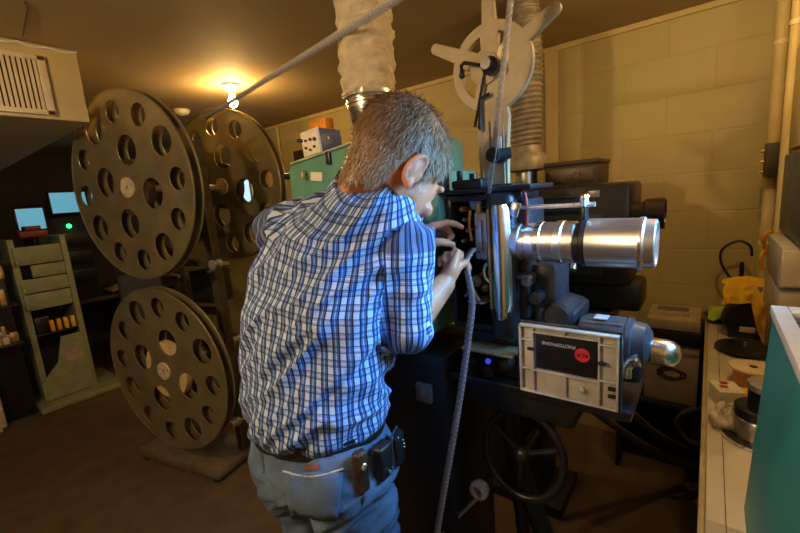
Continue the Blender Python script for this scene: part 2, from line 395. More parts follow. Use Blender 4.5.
def ribbon(name, pts, wdir, label, w=.035):
    pts = [V(p) for p in pts]; bm = bmesh.new(); uvl = bm.loops.layers.uv.new('UVMap'); s = 0; prev = None
    wd = wdir if isinstance(wdir, list) else [wdir]*len(pts)
    for i, p in enumerate(pts):
        h = V(wd[i]).normalized()*w/2; cur = (bm.verts.new(p-h), bm.verts.new(p+h), s)
        if prev:
            s += (p-pts[i-1]).length; cur = (cur[0], cur[1], s)
            f = bm.faces.new((prev[0], prev[1], cur[1], cur[0]))
            for lp, q in zip(f.loops, ((0, prev[2]), (1, prev[2]), (1, s), (0, s))): lp[uvl].uv = q
        prev = cur
    me = bpy.data.meshes.new(name); bm.to_mesh(me); bm.free(); me.materials.append(FILM)
    o = put(name, me, None, None, 80); o.data.materials.append(FILM) if not o.data.materials else None
    sl = o.modifiers.new('t', 'SOLIDIFY'); sl.thickness = .00025
    return tag(o, label, 'film strip', 'strips of film threaded to the projector')
ROL = Yp(507, -52, .90)
ribbon('film_strip', [D(200, 121, 2.62).lerp(ROL+V((-.02, 0, .03)), k/20) for k in range(21)], V((-.05, .55, -.83)),
       'strip of film crossing the air below the ceiling from the reels towards the projector', .026)
fd = [ROL+V((.021, -.0, 0)).lerp(V((.021, 0, -.1)), k) for k in (0,)]
top = ROL+V((.02, 0, -.01)); mid = Yp(494, 148, .965); low = Yp(488, 194, .962)
ribbon('film_strip', [top.lerp(mid, k/14) for k in range(15)]+[mid.lerp(low, k/6) for k in range(1, 7)], V((.8, -.6, 0)),
       'strip of film running straight down past the tan reel arm into the projector head', .03)
pf = [D(474, 248, 1.06), D(466, 262, 1.05), D(470, 285, 1.035), D(472, 305, 1.035), D(468, 340, 1.045), D(461, 390, 1.06), D(452, 445, 1.085), D(444, 490, 1.11), D(437, 533, 1.135)]
e = pf[-1]; dr = (pf[-1]-pf[-2]).normalized(); pf += [e+dr*.1, e+dr*.25+V((0, 0, 0)), V((-.80, .80, .14)), V((-.84, .79, .03)), V((-.95, .75, .006)), V((-1.05, .74, .006))]
def spline(P, m=6):
    o = []
    for i in range(len(P)-1):
        a, b_, c, d = P[max(i-1, 0)], P[i], P[i+1], P[min(i+2, len(P)-1)]
        for k in range(m):
            t_ = k/m; o.append(.5*((2*b_)+(c-a)*t_+(2*a-5*b_+4*c-d)*t_*t_+(3*b_-a-3*c+d)*t_**3))
    o.append(P[-1]); return o
ribbon('film_strip', spline(pf), V((.9, -.27, 0)), 'strip of film hanging from the fingers of the man down to the floor', .023)
t = thing('guide_roller', 'film guide roller hung from the ceiling above the projector', 'roller', (ROL.x, ROL.y, CH))
obj('bracket', B().box((ROL.x-.03, .93, ROL.z-.02), (ROL.x+.03, .94, CH), .002), STEEL, t)
obj('wheel', B().lathe(ROL-Y*.03, Y, [(.026, 0), (.026, .006), (.02, .008), (.02, .052), (.026, .054), (.026, .06)], 24), STEEL, t)

# ================================================================== NEAR PROJECTOR
pj = thing('film_projector', 'black film projector with long silver lens, open gate and cream door hanging below', 'projector', (-.65, 1.08, 0))
# pedestal column and arm
b = B().box((-.92, .95, .06), (-.60, 1.25, 1.12), .02).box((-.98, .92, 0), (-.54, 1.3, .06), .015)
ped = obj('pedestal', b, BLACK, pj)
p = Yp(424, 392, .945); sw = obj('switch_box', B().box(p-V((.024, .012, .03)), p+V((.03, .008, .03)), .004), mat('grey_switch_metal', (.2, .22, .26), .4, .5), ped)
obj('toggle', B().cyl(p+V((0, -.012, 0)), p+V((0, -.028, .008)), .004), CHROME, sw)
obj('table_arm', B().box((-.92, .97, 1.04), (-.12, 1.2, 1.07), .008).box((-.6, 1.0, .96), (-.25, 1.16, 1.04), .02), BLACK, pj)
# curved lower pedestal foot with hand wheel
b = B()
wc = V((-.40, 1.02, .835)); b.tube([wc+V((.115*math.cos(a), .02*math.sin(a), .125*math.sin(a))) for a in [2*PI*k/40 for k in range(40)]], .011, 10, True)
for k in range(3): a = .4+k*2*PI/3; b.tube([wc, wc+V((.11*math.cos(a), 0, .12*math.sin(a)))], .009, 8)
b.sph(wc, .026)
hw = obj('hand_wheel', b, BLACK, pj); obj('hub_shaft', B().cyl(wc, wc+V((0, .12, 0)), .014), BLACK, hw)
obj('front_leg', B().tube(spline([V((-.47, 1.1, 1.0)), V((-.46, 1.1, .8)), V((-.36, 1.1, .5)), V((-.2, 1.1, .2)), V((-.1, 1.1, .02))]), [.03]*20+[.022]*5, 12), BLACK, pj)
obj('back_leg', B().tube(spline([V((-.5, 1.1, 1.0)), V((-.47, 1.12, .75)), V((-.45, 1.15, .4)), V((-.45, 1.2, .02))]), .024, 12), BLACK, pj)
p = Yp(480, 489, 1.0)
b = B().lathe(p-V((.0, .02, 0)), Y, [(.017, 0), (.028, .003), (.031, .018), (.026, .034), (.017, .036), (.015, .018), (.017, 0)], 28, cap=False)
ir = obj('guide_ring', b, mat('pale_ceramic_ring', (.55, .52, .5), .35), pj, label='pale grey guide ring')
obj('rod', B().tube([p+V((0, 0, -.02)), Yp(440, 535, .95), Yp(425, 560, .93)], .006, 10), STEEL, ir); obj('bracket', B().tube([p, p+V((.02, .06, .03)), V((-.46, 1.12, .72))], .009, 10), BLACK, ir)
# main head casting : back plate + open tray
hx0, hx1, hz0, hz1 = -.585, -.40, 1.21, 1.592
b = B().box((hx0, 1.10, hz0), (hx1, 1.2, hz1), .01)
b.box((hx0, .985, hz1-.02), (hx1+.03, 1.12, hz1), .006).box((hx0, .985, hz0), (hx0+.014, 1.12, hz1), .005).box((hx0, .985, hz0), (hx1, 1.12, hz0+.02), .006)
head = obj('head_casting', b, BLACK, pj)
# front post with chrome guard
pa, pb = Yp(500, 200, .972), Yp(503, 342, .972)
b = B().box((hx1-.062, .962, pb.z), (hx1+.012, 1.14, hz1+.004), .022, seg=4)
post = obj('front_housing', b, DGREY, pj)
b = B(); cx = hx1-.018
b.loft([[V((cx+u*wd, .962-dp, z)) for u, dp in [(-1, 0), (-.85, .012), (-.4, .02), (.2, .021), (.75, .013), (1, 0)]] for z, wd in [(1.262, .013), (1.27, .023), (1.30, .026), (1.45, .0265), (1.545, .024), (1.56, .018)]])
obj('chrome_guard', b, CHROME, post, label='long chrome guard strip')
obj('side_channel', B().box((cx-.036, .957, 1.285), (cx-.028, .966, 1.55), .002), BRASS, post)
obj('red_cable', B().tube(spline([V((hx1-.02, 1.0, 1.6)), V((hx1+.02, 1.0, 1.598)), V((hx1+.035, 1.0, 1.57)), V((hx1+.036, 1.0, 1.5))]), .004, 8), RED, post)
# mechanism inside the open head : gate, sprockets, rollers, knobs
def gear(c, r, w, m, nm, teeth=0):
    pr = [(r*.5, -.004), (r*.5, 0), (r, 0), (r, w*.25), (r*.8, w*.3), (r*.8, w*.7), (r, w*.75), (r, w), (r*.35, w), (r*.35, w+.006)]
    return obj(nm, B().lathe(c, -Y, pr, 24), m, head)
gt = obj('gate_plate', B().box((-.512, 1.0, 1.41), (-.478, 1.1, 1.54), .006).box((-.505, .99, 1.43), (-.485, 1.0, 1.52), .003), STEEL, head, label='bright steel film gate')
obj('aperture', B().box((-.474, .994, 1.44), (-.452, 1.05, 1.515), .012), BLACKM, gt)
obj('gate_knob', B().cyl((-.495, 1.0, 1.54), (-.495, 1.0, 1.565), .01), BRASS, gt)
obj('gate_rail', B().box((-.474, .988, 1.41), (-.470, 1.0, 1.54), .001).box((-.446, .988, 1.41), (-.442, 1.0, 1.54), .001), CHROME, gt)
gear(V((-.52, 1.08, 1.565)), .018, .05, STEEL, 'sprocket'); gear(V((-.465, 1.08, 1.372)), .022, .06, STEEL, 'sprocket'); gear(V((-.53, 1.08, 1.34)), .017, .05, BRASS, 'sprocket')
for c, r in [((-.555, 1.55), .008), ((-.55, 1.52), .006), ((-.54, 1.49), .007), ((-.45, 1.565), .008), ((-.557, 1.46), .006), ((-.53, 1.43), .006), ((-.555, 1.40), .007), ((-.44, 1.345), .007), ((-.495, 1.325), .01), ((-.555, 1.30), .008), ((-.51, 1.28), .006), ((-.457, 1.27), .01)]:
    obj('roller', B().lathe((c[0], 1.1, c[1]), -Y, [(r*.6, 0), (r*.6, .06), (r, .062), (r, .085), (r*.5, .09)], 16), random.choice([STEEL, BRASS, CHROME]), head)
obj('sprocket_shoe', B().tube([V((-.465+.032*math.cos(a), 1.02, 1.372+.032*math.sin(a))) for a in [2.2+k*.3 for k in range(9)]], .006, 8), CHROME, head)
obj('gate_lever', B().tube([V((-.537, 1.03, 1.545)), V((-.537, 1.02, 1.50)), V((-.53, 1.02, 1.46))], .005, 8), BRASS, head)
obj('lower_guide', B().box((-.53, .975, 1.29), (-.475, 1.06, 1.296), .002).tube([V((-.5, .99, 1.296)), V((-.525, .985, 1.345)), V((-.53, .98, 1.365))], .005, 8), STEEL, head)
obj('shutter_housing', B().box((-.69, .99, 1.495), (hx0, 1.16, 1.585), .01).cyl((-.645, .99, 1.555), (-.645, .975, 1.555), .008), BROWNP, pj)
obj('top_rail', B().box((-.60, .965, 1.593), (-.34, 1.15, 1.606), .004).box((-.56, .97, 1.606), (-.47, 1.02, 1.63), .006).cyl((-.54, .985, 1.63), (-.54, .985, 1.655), .008).cyl((-.50, .985, 1.63), (-.50, .985, 1.645), .01), BLACK, pj)
kn = obj('latch_block', B().box((-.615, .95, 1.60), (-.575, .99, 1.655), .004).cyl((-.59, .97, 1.655), (-.59, .97, 1.69), .006), BLACKM, pj)
obj('paper_tag', B().box((-.612, .945, 1.66), (-.57, .947, 1.682)), PAPER, kn)
# lens
LA, ly = 1.462, 1.0
prof = [(.030, -.06), (.030, -.02), (.044, -.012), (.047, 0), (.047, .012), (.043, .014), (.043, .028), (.0465, .030), (.0475, .05), (.0505, .053), (.0505, .066), (.0485, .068), (.0485, .098), (.052, .10), (.053, .115), (.0505, .118), (.0505, .142), (.046, .145), (.046, .156), (.050, .158),
        (.050, .168), (.0555, .17), (.0555, .268), (.0575, .272), (.0575, .281), (.053, .284), (.0525, .302), (.049, .304), (.046, .304), (.042, .270), (.02, .272)]
LP = V((-.388, ly, LA))
lens = obj('projection_lens', B().lathe(LP, V((1, 0, -.012)), prof, 56), ALU, pj, 35, 'long silver projection lens barrel')
obj('front_glass', B().lathe(LP+V((.272, 0, -.0033)), V((1, 0, -.012)), [(.0425, 0), (.036, .006), (.02, .009), (.003, .010)], 40), GLASS, lens)
for h0_, h1_, r_, m_ in ((.144, .157, .0485, BLACK), (.2725, .2805, .0582, ALUB), (.028, .031, .047, RED), (.053, .066, .0512, ALUB)):
    obj('ring', B().lathe(LP+V((0, 0, -.012*h0_)), V((1, 0, -.012)), [(r_-.006, h0_), (r_, h0_+.001), (r_, h1_-.001), (r_-.006, h1_)], 56), m_, lens)
cl = obj('lens_clamp', B().lathe(LP, V((1, 0, -.012)), [(.0505, .158), (.056, .159), (.056, .169), (.0505, .17)], 48).box((-.232, .985, 1.51), (-.222, 1.015, 1.545), .003), BLACK, lens)
for y_ in (.985, 1.01): obj('thumb_screw', B().cyl((-.227, y_, 1.545), (-.227, y_, 1.562), .0065).sph((-.227, y_, 1.565), .008), CHROME, cl)
obj('clamp_screw', B().cyl((-.24, .955, 1.415), (-.24, .945, 1.405), .007), CHROME, cl)
obj('support_rod', B().cyl((-.40, 1.0, 1.548), (-.205, 1.0, 1.548), .0055), STEEL, lens)
obj('rod_bracket', B().box((-.395, .965, 1.528), (-.370, .975, 1.565), .003, M.Rotation(.35, 3, 'Y')), ALUB, lens)
obj('lens_mount', B().box((hx1, 1.0, 1.25), (-.365, 1.15, 1.57), .012).box((hx1, 1.03, 1.26), (-.30, 1.16, 1.40), .02).cyl((-.40, .99, 1.37), (-.345, .99, 1.37), .014), DGREY, pj)
obj('lens_knob', B().lathe((-.36, .995, 1.36), -Y, [(.014, 0), (.014, .02), (.009, .025)]), MGREY, pj)
# sound head below and motor
b = B().box((-.55, 1.0, 1.07), (-.36, 1.18, 1.21), .015)
snd = obj('sound_head', b, BLACK, pj)
obj('shelf_plate', B().box((-.535, .93, 1.165), (-.385, 1.0, 1.172), .002), mat('tan_metal_plate', (.42, .31, .17), .4, .4), snd)
for c in ((-.52, 1.12), (-.47, 1.10), (-.42, 1.13)): obj('roller', B().lathe((c[0], 1.0, c[1]), -Y, [(.016, 0), (.016, .04), (.01, .044)], 20), random.choice([BLACKM, STEEL]), snd)
obj('indicator', B().sph((-.475, .975, 1.125), .008), mat('blue_jewel', (.05, .1, .7), .2, emit=(.05, .1, 1, .6)), snd)
obj('drive_housing', B().box((-.37, 1.03, 1.20), (-.26, 1.2, 1.29), .02, M.Rotation(.25, 3, 'Y')).cyl((-.345, .99, 1.315), (-.345, 1.1, 1.315), .016).lathe((-.3, 1.02, 1.26), Y, [(.03, 0), (.04, .01), (.04, .1)]), DGREY, pj)
mz = 1.205; my = 1.06
mo = obj('drive_motor', B().lathe((-.255, my, mz), X, [(.03, 0), (.055, .008), (.06, .02), (.06, .11), (.063, .112), (.063, .122), (.056, .125), (.052, .15), (.035, .162), (.02, .165)], 32).box((-.235, my-.05, mz-.09), (-.155, my+.05, mz-.03), .008)
    .box((-.235, my-.04, 1.07), (-.155, my+.04, mz-.06), .008), MGREY, pj)
for k in range(6): a = k*PI/3; obj('cooling_fin', B().box((-.24, my+.058*math.cos(a)-.005, mz+.058*math.sin(a)-.005), (-.15, my+.058*math.cos(a)+.005, mz+.058*math.sin(a)+.005), .003), MGREY, mo)
obj('gear_case', B().box((-.165, my-.05, mz-.085), (-.105, my+.05, mz+.035), .018, seg=3), DGREY, mo)
obj('name_tag', B().box((-.215, my-.025, mz+.0595), (-.185, my+.01, mz+.062)), mat('pale_tag', (.4, .42, .48), .5), mo)
obj('dome_cap', B().lathe((-.092, my, mz-.012), X, [(.022, -.018), (.022, 0), (.032, .0), (.032, .025), (.029, .042), (.02, .053), (.003, .058)], 32), ALUB, mo, label='silver dome cap')
obj('pipe_fitting', B().tube([V((-.135, .985, 1.15)), V((-.135, .985, 1.175)), V((-.125, .985, 1.19)), V((-.11, .985, 1.195))], [.012, .013, .013, .016], 14), ALUB, mo)
# open cream door with ribbed inside and name plate
dx0, dx1, dz0, dz1, dy = -.368, -.142, 1.083, 1.262, .945
W_, H_ = dx1-dx0, dz1-dz0
drot = M.Rotation(.0, 3, 'X')
b = B().box((dx0, dy, dz0), (dx1, dy+.008, dz1), .003)
for lo, hi in [((0, 0), (1, .028)), ((0, .965), (1, 1)), ((0, 0), (.025, 1)), ((.975, 0), (1, 1))]:
    b.box((dx0+lo[0]*W_, dy-.012, dz0+lo[1]*H_), (dx0+hi[0]*W_, dy+.001, dz0+hi[1]*H_), .002)
for fx_ in (.15, .82): b.box((dx0+fx_*W_-.002, dy-.010, dz0), (dx0+fx_*W_+.002, dy+.001, dz1), .001)
b.box((dx0+.485*W_, dy-.010, dz0), (dx0+.50*W_, dy+.001, dz0+.34*H_), .001).box((dx0+.485*W_, dy-.010, dz0+.9*H_), (dx0+.50*W_, dy+.001, dz1), .001)
for a0, a1, f in [(0, .15, .35), (0, .15, .78), (.82, 1, .38), (.82, 1, .86), (.15, .82, .345), (.15, .82, .905)]:
    b.box((dx0+a0*W_, dy-.010, dz0+f*H_-.002), (dx0+a1*W_, dy+.001, dz0+f*H_+.002), .001)
b.lathe((dx0+.66*W_, dy, dz0+.19*H_), -Y, [(.006, 0), (.006, .01), (.002, .013)], 16)
door = obj('open_door', b, CREAMP, pj, label='open cream ribbed metal door')
obj('rubber_edge', B().box((dx0-.004, dy+.004, dz1-.002), (dx1+.004, dy+.016, dz1+.006), .002).box((dx1-.001, dy-.01, dz0-.004), (dx1+.005, dy+.014, dz1), .002).box((dx0-.005, dy-.008, dz0), (dx0+.001, dy+.014, dz1), .002), BLACK, door)
np_ = obj('name_plate', B().box((dx0+.18*W_, dy-.0045, dz0+.375*H_), (dx0+.80*W_, dy+.001, dz0+.88*H_), .001), mat('black_name_plate', (.01, .01, .011), .3), door, label='black name plate, upside down')
obj('lettering', B(), None, np_) if False else None
MX = lambda cx_, cz_, y_: basis((cx_, y_, cz_), -X, -Z, -Y)      # upside down lettering facing the camera
put('lettering', text_mesh('PHOTOPHONE', .0115, MX(dx0+.42*W_, dz0+.765*H_, dy-.0048), bold=.0002), mat('silver_ink', (.5, .5, .52), .4), np_, None)
rc = V((dx0+.66*W_, dy-.0046, dz0+.675*H_))
lo_ = obj('emblem', B().cyl(rc, rc-Y*.0012, .0165, seg=36), mat('emblem_red', (.62, .03, .045), .4), np_)
put('lettering', text_mesh('RCA', .0125, MX(rc.x, rc.z, rc.y-.0014), bold=.0003), BLACKM, lo_, None)
for fx_, fz in ((.13, .66), (.85, .62), (.94, .3), (.94, .2)):
    obj('latch', B().box((dx0+fx_*W_-.008, dy-.014, dz0+fz*H_-.004), (dx0+fx_*W_+.008, dy-.006, dz0+fz*H_+.004), .0015), BLACK, door)
# upper reel arm (tan spider casting)
rc = V((-.456, 1.03, 1.905)); Ro = .106
def armpoly():
    pts = []; arms = [math.radians(a) for a in (29, 91, 152)]; L = .193; hw = .0115
    a = -PI/2+.36
    end = 1.5*PI-.36
    while a < end:
        hit = None
        for q in arms:
            if abs(a-q) < .17: hit = q
        if hit is not None:
            d = V((math.cos(hit), math.sin(hit))); nrm = V((-d.y, d.x))
            for s_, l_ in ((-1, Ro-.004), (-1, L-.012)): pts.append(tuple(d*l_+nrm*hw*s_*(1.35 if l_ < L-.02 else 1)))
            for k in range(1, 6): th = -PI/2+k*PI/6; pts.append(tuple(d*(L-.012+.0115*math.cos(th))+nrm*.0115*math.sin(th)))
            for s_, l_ in ((1, L-.012), (1, Ro-.004)): pts.append(tuple(d*l_+nrm*hw*s_*(1.35 if l_ < L-.02 else 1)))
            a = hit+.18
        else:
            pts.append((Ro*math.cos(a), Ro*math.sin(a))); a += .08
    pts += [(-.047, -.125), (-.041, -.2), (-.037, -.312), (.034, -.312), (.036, -.2), (.042, -.125)]
    return pts
def wedge(a0, a1, r0, r1, n=8, sq=.0):
    a0, a1 = math.radians(a0), math.radians(a1)
    o = [(r1*math.cos(a0+(a1-a0)*k/n), r1*math.sin(a0+(a1-a0)*k/n)) for k in range(n+1)]
    am = (a0+a1)/2; s_ = .45
    i = [(r0*math.cos(am+(a1-a0)*s_*(.5-k/4)), r0*math.sin(am+(a1-a0)*s_*(.5-k/4))) for k in range(5)]
    return o+i
holes = [wedge(107, 140, .05, .084), wedge(50, 76, .05, .086), wedge(166, 236, .046, .084), [(-.012, -.13), (-.014, -.2), (-.004, -.2), (-.004, -.13)]]
sp = put('reel_arm', plate(armpoly(), holes, .012, basis(rc, X, Z, -Y), .003), TAN, pj, 45, 'tan spoked upper reel arm')
obj('arm_rib', B().box(rc+V((-.034, -.012, -.31)), rc+V((-.029, .0, -.12)), .002).box(rc+V((.026, -.012, -.31)), rc+V((.031, 0, -.12)), .002), TAN, sp)
obj('axle', B().cyl(rc+V((.01, -.06, 0)), rc+V((.01, .06, 0)), .012).lathe(rc+V((.012, -.02, -.005)), -Y, [(.022, 0), (.022, .02), (.013, .024), (.013, .045)], 20), BLACK, sp)
obj('hub_disc', B().lathe(rc+V((-.015, -.007, .0)), -Y, [(.04, 0), (.04, .008), (.02, .012)], 32), TAN, sp)
obj('crank', B().tube([rc+V((-.02, -.03, .005)), rc+V((-.06, -.035, .02)), rc+V((-.068, -.035, .015)), rc+V((-.068, -.035, -.005))], .005, 8).sph(rc+V((-.068, -.035, -.01)), .008), BLACK, sp)
obj('torn_label', B().prism([(0, 0), (.012, .035), (.034, .05), (.038, .01), (.025, -.04), (.01, -.05)], rc+V((.012, -.0085, .005)), X, Z, .001), mat('yellowed_label', (.75, .62, .35), .6), sp)
obj('tension_rod', B().tube([rc+V((-.01, -.02, -.01)), rc+V((-.045, -.02, -.14))], .004, 8).tube([rc+V((.0, -.02, -.065)), rc+V((-.028, -.02, -.075)), rc+V((-.03, -.02, -.15))], .0045, 8), BLACK, sp)
p = Yp(494, 155, .97)
gr = obj('guide_roller', B().lathe(p+Y*.05, -Y, [(.02, 0), (.02, .02), (.013, .022), (.013, .045), (.018, .047), (.018, .06), (.006, .064)], 24).cyl(p, p+V((.035, .02, .002)), .014), BLACKM, sp)
obj('roller_flag', B().box(p+V((.0, .02, .012)), p+V((.012, .022, .045)), .001), PAPER, gr)
obj('arm_foot', B().box((-.50, 1.0, 1.60), (-.40, 1.08, 1.612), .004), BLACK, pj)
# lamphouse
lx0, lx1, ly0, ly1 = -1.165, -.66, .905, 1.24
zl, zr, zb = 1.738, 1.782, 1.17
b = B().loft([[V((lx0, y_, zb)), V((lx1, y_, zb)), V((lx1, y_, zr-.02)), V((lx1-.04, y_, zr)), V((lx0+.02, y_, zl)), V((lx0, y_, zl-.02))] for y_ in (ly0, ly1)])
bmesh.ops.bevel(b.bm, geom=list(b.bm.edges), offset=.006, segments=2, affect='EDGES')
lh = obj('lamphouse', b, TEAL, pj, label='teal green painted lamphouse')
obj('lid_edge', B().cyl((lx0+.02, ly0-.001, zl+.001), (lx1-.04, ly0-.001, zr+.001), .004, seg=8), mat('pale_teal_edge', (.4, .5, .36), .4), lh)
p = Yp(329.5, 158, ly0); obj('latch', B().box(p-V((.009, .01, .02)), p+V((.009, .003, .02)), .003), BLACK, lh)
p = Yp(280, 176, ly0); obj('vent_stub', B().cyl(p+V((-.03, .05, 0)), p+V((.02, .05, 0)), .012), BLACK, lh)
p = Yp(317, 176, ly0); obj('paper_tag', B().box(p-V((.025, .006, .016)), p+V((.03, .001, .012)), 0, M.Rotation(.12, 3, 'Y')), PAPER, lh)
obj('handle', B().tube([p+V((-.05, 0, .0)), p+V((-.05, -.02, .0)), p+V((-.05, -.02, .018)), p+V((-.05, 0, .018))], .006, 8), BRASS, lh)
obj('nose_cone', B().box((lx1, .96, 1.45), (-.595, 1.2, 1.665), .012), TEAL, pj)

# instrument box on the lamphouse
ang = -math.atan2(zr-zl, lx1-lx0-.06)
ib = thing('instrument_box', 'small navy instrument box with white front standing on the teal lamphouse', 'instrument', (-1.03, 1.0, 1.75))
pl, pr_ = Yp(304, 158, .93), Yp(320.5, 153, .93)
bx0, bx1, bz0 = pl.x, pr_.x, (pl.z+pr_.z)/2+.003
rI = M.Rotation(ang, 3, 'Y')
obj('case', B().box((bx0, .936, bz0), (bx1, 1.035, bz0+.078), .003, rI), NAVY, ib)
fp = obj('front_panel', B().box((bx0-.001, .928, bz0-.001), (bx1+.001, .937, bz0+.08), .002, rI), PAPER, ib, label='white front panel')
for u, v, r in ((.25, .3, .004), (.5, .2, .004), (.75, .3, .004), (.28, .6, .004), (.55, .62, .005), (.8, .6, .006)):
    c = V((bx0+(bx1-bx0)*u, .93, bz0+.078*v)); obj('knob', B().cyl(c, c-Y*.008, r, seg=14), BROWNP, fp)
obj('plug', B().cyl((bx0+.004, .93, bz0+.05), (bx0-.012, .92, bz0+.052), .006, seg=12), BLACK, fp)
obj('screw', B().cyl((bx1, .97, bz0+.05), (bx1+.003, .97, bz0+.05), .005, seg=12), CHROME, ib)

# ducts
def fabric_duct():
    c = V((-.968, 1.145, 0)); r0 = .093
    t = thing('exhaust_duct', 'wrinkled cream fabric exhaust duct rising from the teal lamphouse to the ceiling', 'duct', (c.x, c.y, 1.79))
    rings = []; n = 64; zz = 1.955
    ph = 0
    while zz <= CH+.001:
        ring = []
        for k in range(n):
            a = 2*PI*k/n
            q = noise.noise(V((math.cos(a)*1.6, math.sin(a)*1.6, zz*30)))*.009 + (abs(noise.noise(V((math.cos(a)*2.2, math.sin(a)*2.2, zz*46+7))))*-2+.6)*.007
            sag = .0035*math.sin((zz+.014*math.sin(2*a+zz*9))*2*PI/.05)
            ring.append(c+V(((r0+q+sag)*math.cos(a)+.004*math.sin(zz*9), (r0+q+sag)*math.sin(a), zz)))
        rings.append(ring); zz += .0055
    obj('fabric_sleeve', B().loft(rings), FABRIC, t, 80)
    co = obj('metal_collar', B().lathe((c.x, c.y, 1.77), Z, [(.055, 0), (.055, .035), (.058, .037), (.058, .043), (.055, .046), (.055, .052), (.084, .14), (.084, .155), (.087, .158), (.087, .166), (.084, .169), (.084, .195)], 48), GALV, t, 30)
    obj('clamp_band', B().lathe((c.x, c.y, 1.948), Z, [(.09, 0), (.096, .001), (.096, .013), (.09, .014)], 48), STEEL, co)
    obj('clamp_screw', B().box((c.x+.02, c.y-.1, 1.944), (c.x+.05, c.y-.085, 1.966), .002), STEEL, co)
fabric_duct()
def corr_duct():
    c = V((-.68, 1.88, 0))
    t = thing('flexible_duct', 'grey corrugated exhaust duct with bell hood behind the reel arm', 'duct', (c.x, c.y, 1.6))
    rings = []; zz = 1.775; n = 40
    while zz <= CH+.001:
        r = .066+.005*math.sin(zz*2*PI/.022)
        rings.append([c+V((r*math.cos(a)+.012*math.sin((zz-1.77)*5), r*math.sin(a), zz+.004*math.sin(a+1))) for a in [2*PI*k/n for k in range(n)]]); zz += .004
    obj('corrugated_hose', B().loft(rings), CORR, t, 60)
    obj('bell_hood', B().lathe((c.x, c.y, 1.665), Z, [(.05, 0), (.098, .008), (.1, .02), (.098, .05), (.085, .075), (.07, .09), (.066, .115)], 40), CORR, t)
    obj('metal_collar', B().lathe((c.x, c.y, 1.59), Z, [(.05, 0), (.05, .08)], 32), GALV, t)
corr_duct()

# ================================================================== SECOND PROJECTOR (behind)
p2 = thing('film_projector', 'second black projector behind the silver lens with dark lens barrel', 'projector', (-.7, 1.85, 0))
b = B().box((-1.35, 1.74, 1.18), (-.235, 2.06, 1.588), .02)
l2 = obj('lamphouse', b, BLACK, p2)
p = Yp(594, 194, 1.738); obj('name_plate', B().box(p-V((.02, .002, .013)), p+V((.02, .004, .013)), .001), mat('grey_plate', (.4, .38, .36), .4, .3), l2)
for k in range(4): obj('louvre', B().box((-.56, 1.732, 1.485+k*.018), (-.42, 1.742, 1.493+k*.018), .002), NAVY, l2)
obj('door_seam', B().box((-.6, 1.734, 1.22), (-.33, 1.742, 1.47), .003), mat('blue_black_panel', (.02, .03, .045), .4), l2)
obj('projection_lens', B().lathe((-.235, 1.88, 1.455), X, [(.05, -.02), (.05, .03), (.06, .035), (.062, .1), (.055, .102), (.05, .08), (.02, .08)], 36), mat('dark_brown_lens', (.03, .02, .018), .35, .2), p2)
obj('pedestal', B().box((-.95, 1.78, .06), (-.6, 2.02, 1.18), .02).box((-1.05, 1.74, 0), (-.5, 2.06, .06), .012), BLACK, p2)
obj('arm_base', B().box((-.6, 1.80, 1.06), (-.2, 2.0, 1.18), .02).box((-.55, 1.8, .98), (-.3, 2.0, 1.06), .03), BLACK, p2)
obj('motor', B().lathe((-.5, 1.75, 1.0), X, [(.03, 0), (.06, .01), (.06, .16), (.03, .175)], 24), BLACK, p2)
a2 = thing('equipment_case', 'dark brown equipment case lying on top of the second projector', 'case', (-.43, 1.9, 1.59))
obj('body', B().box((-.57, 1.80, 1.590), (-.36, 2.02, 1.672), .004), BROWNP, a2)
obj('lid', B().box((-.575, 1.795, 1.672), (-.355, 2.025, 1.69), .004), BROWNP, a2)
obj('front_panel', B().box((-.55, 1.795, 1.605), (-.375, 1.802, 1.66), .002), mat('brown_front_panel', (.09, .055, .025), .4), a2)
obj('knob', B().cyl((-.44, 1.797, 1.632), (-.44, 1.786, 1.632), .013), BLACK, a2)
tag(obj('emergency_light', B().box(Yp(326, 126, YW)-V((.12, .1, .06)), Yp(326, 126, YW)+V((.1, 0, .05)), .01), ORANGE), 'small orange emergency light box high on the far block wall', 'light box')
p = Yp(303, 157, YW); tag(obj('wall_box', B().box(p-V((.08, .05, .06)), p+V((.06, 0, .06)), .006), BROWNP), 'small dark switch box on the block wall behind the instrument box', 'switch box')
p = Yp(280, 140, YW); tag(obj('wall_conduit', B().cyl((p.x, YW-.02, .9), (p.x, YW-.02, CH-.03), .015), FRONTW), 'thin cream conduit running up the far end of the block wall', 'conduit')

# ================================================================== BENCH ON THE RIGHT
bt = thing('work_bench', 'narrow cream laminate bench running along the front wall at right', 'bench', (.13, 1.4, 0))
BZ = .85
obj('worktop', B().box((.022, .985, BZ-.035), (XW-.002, YW-.004, BZ), .003).box((.022, .3, BZ-.035), (.088, .99, BZ), .003), LAMIN, bt)
obj('edge_strip', B().box((.010, .3, BZ-.04), (.022, YW-.004, BZ+.004), .002), mat('worn_cream_edge', (.45, .36, .2), .4), bt)
obj('joint', B().box((.058, .32, BZ-.001), (.0595, YW-.01, BZ+.0006)), BROWNP, bt)
for y_ in (1.06, 1.75, 2.5): obj('leg_panel', B().box((.05, y_, 0), (XW-.004, y_+.04, BZ-.035), .003), BLACKM, bt)
obj('lower_shelf', B().box((.05, 1.1, .3), (XW-.004, YW-.01, .32), .003), BLACKM, bt)
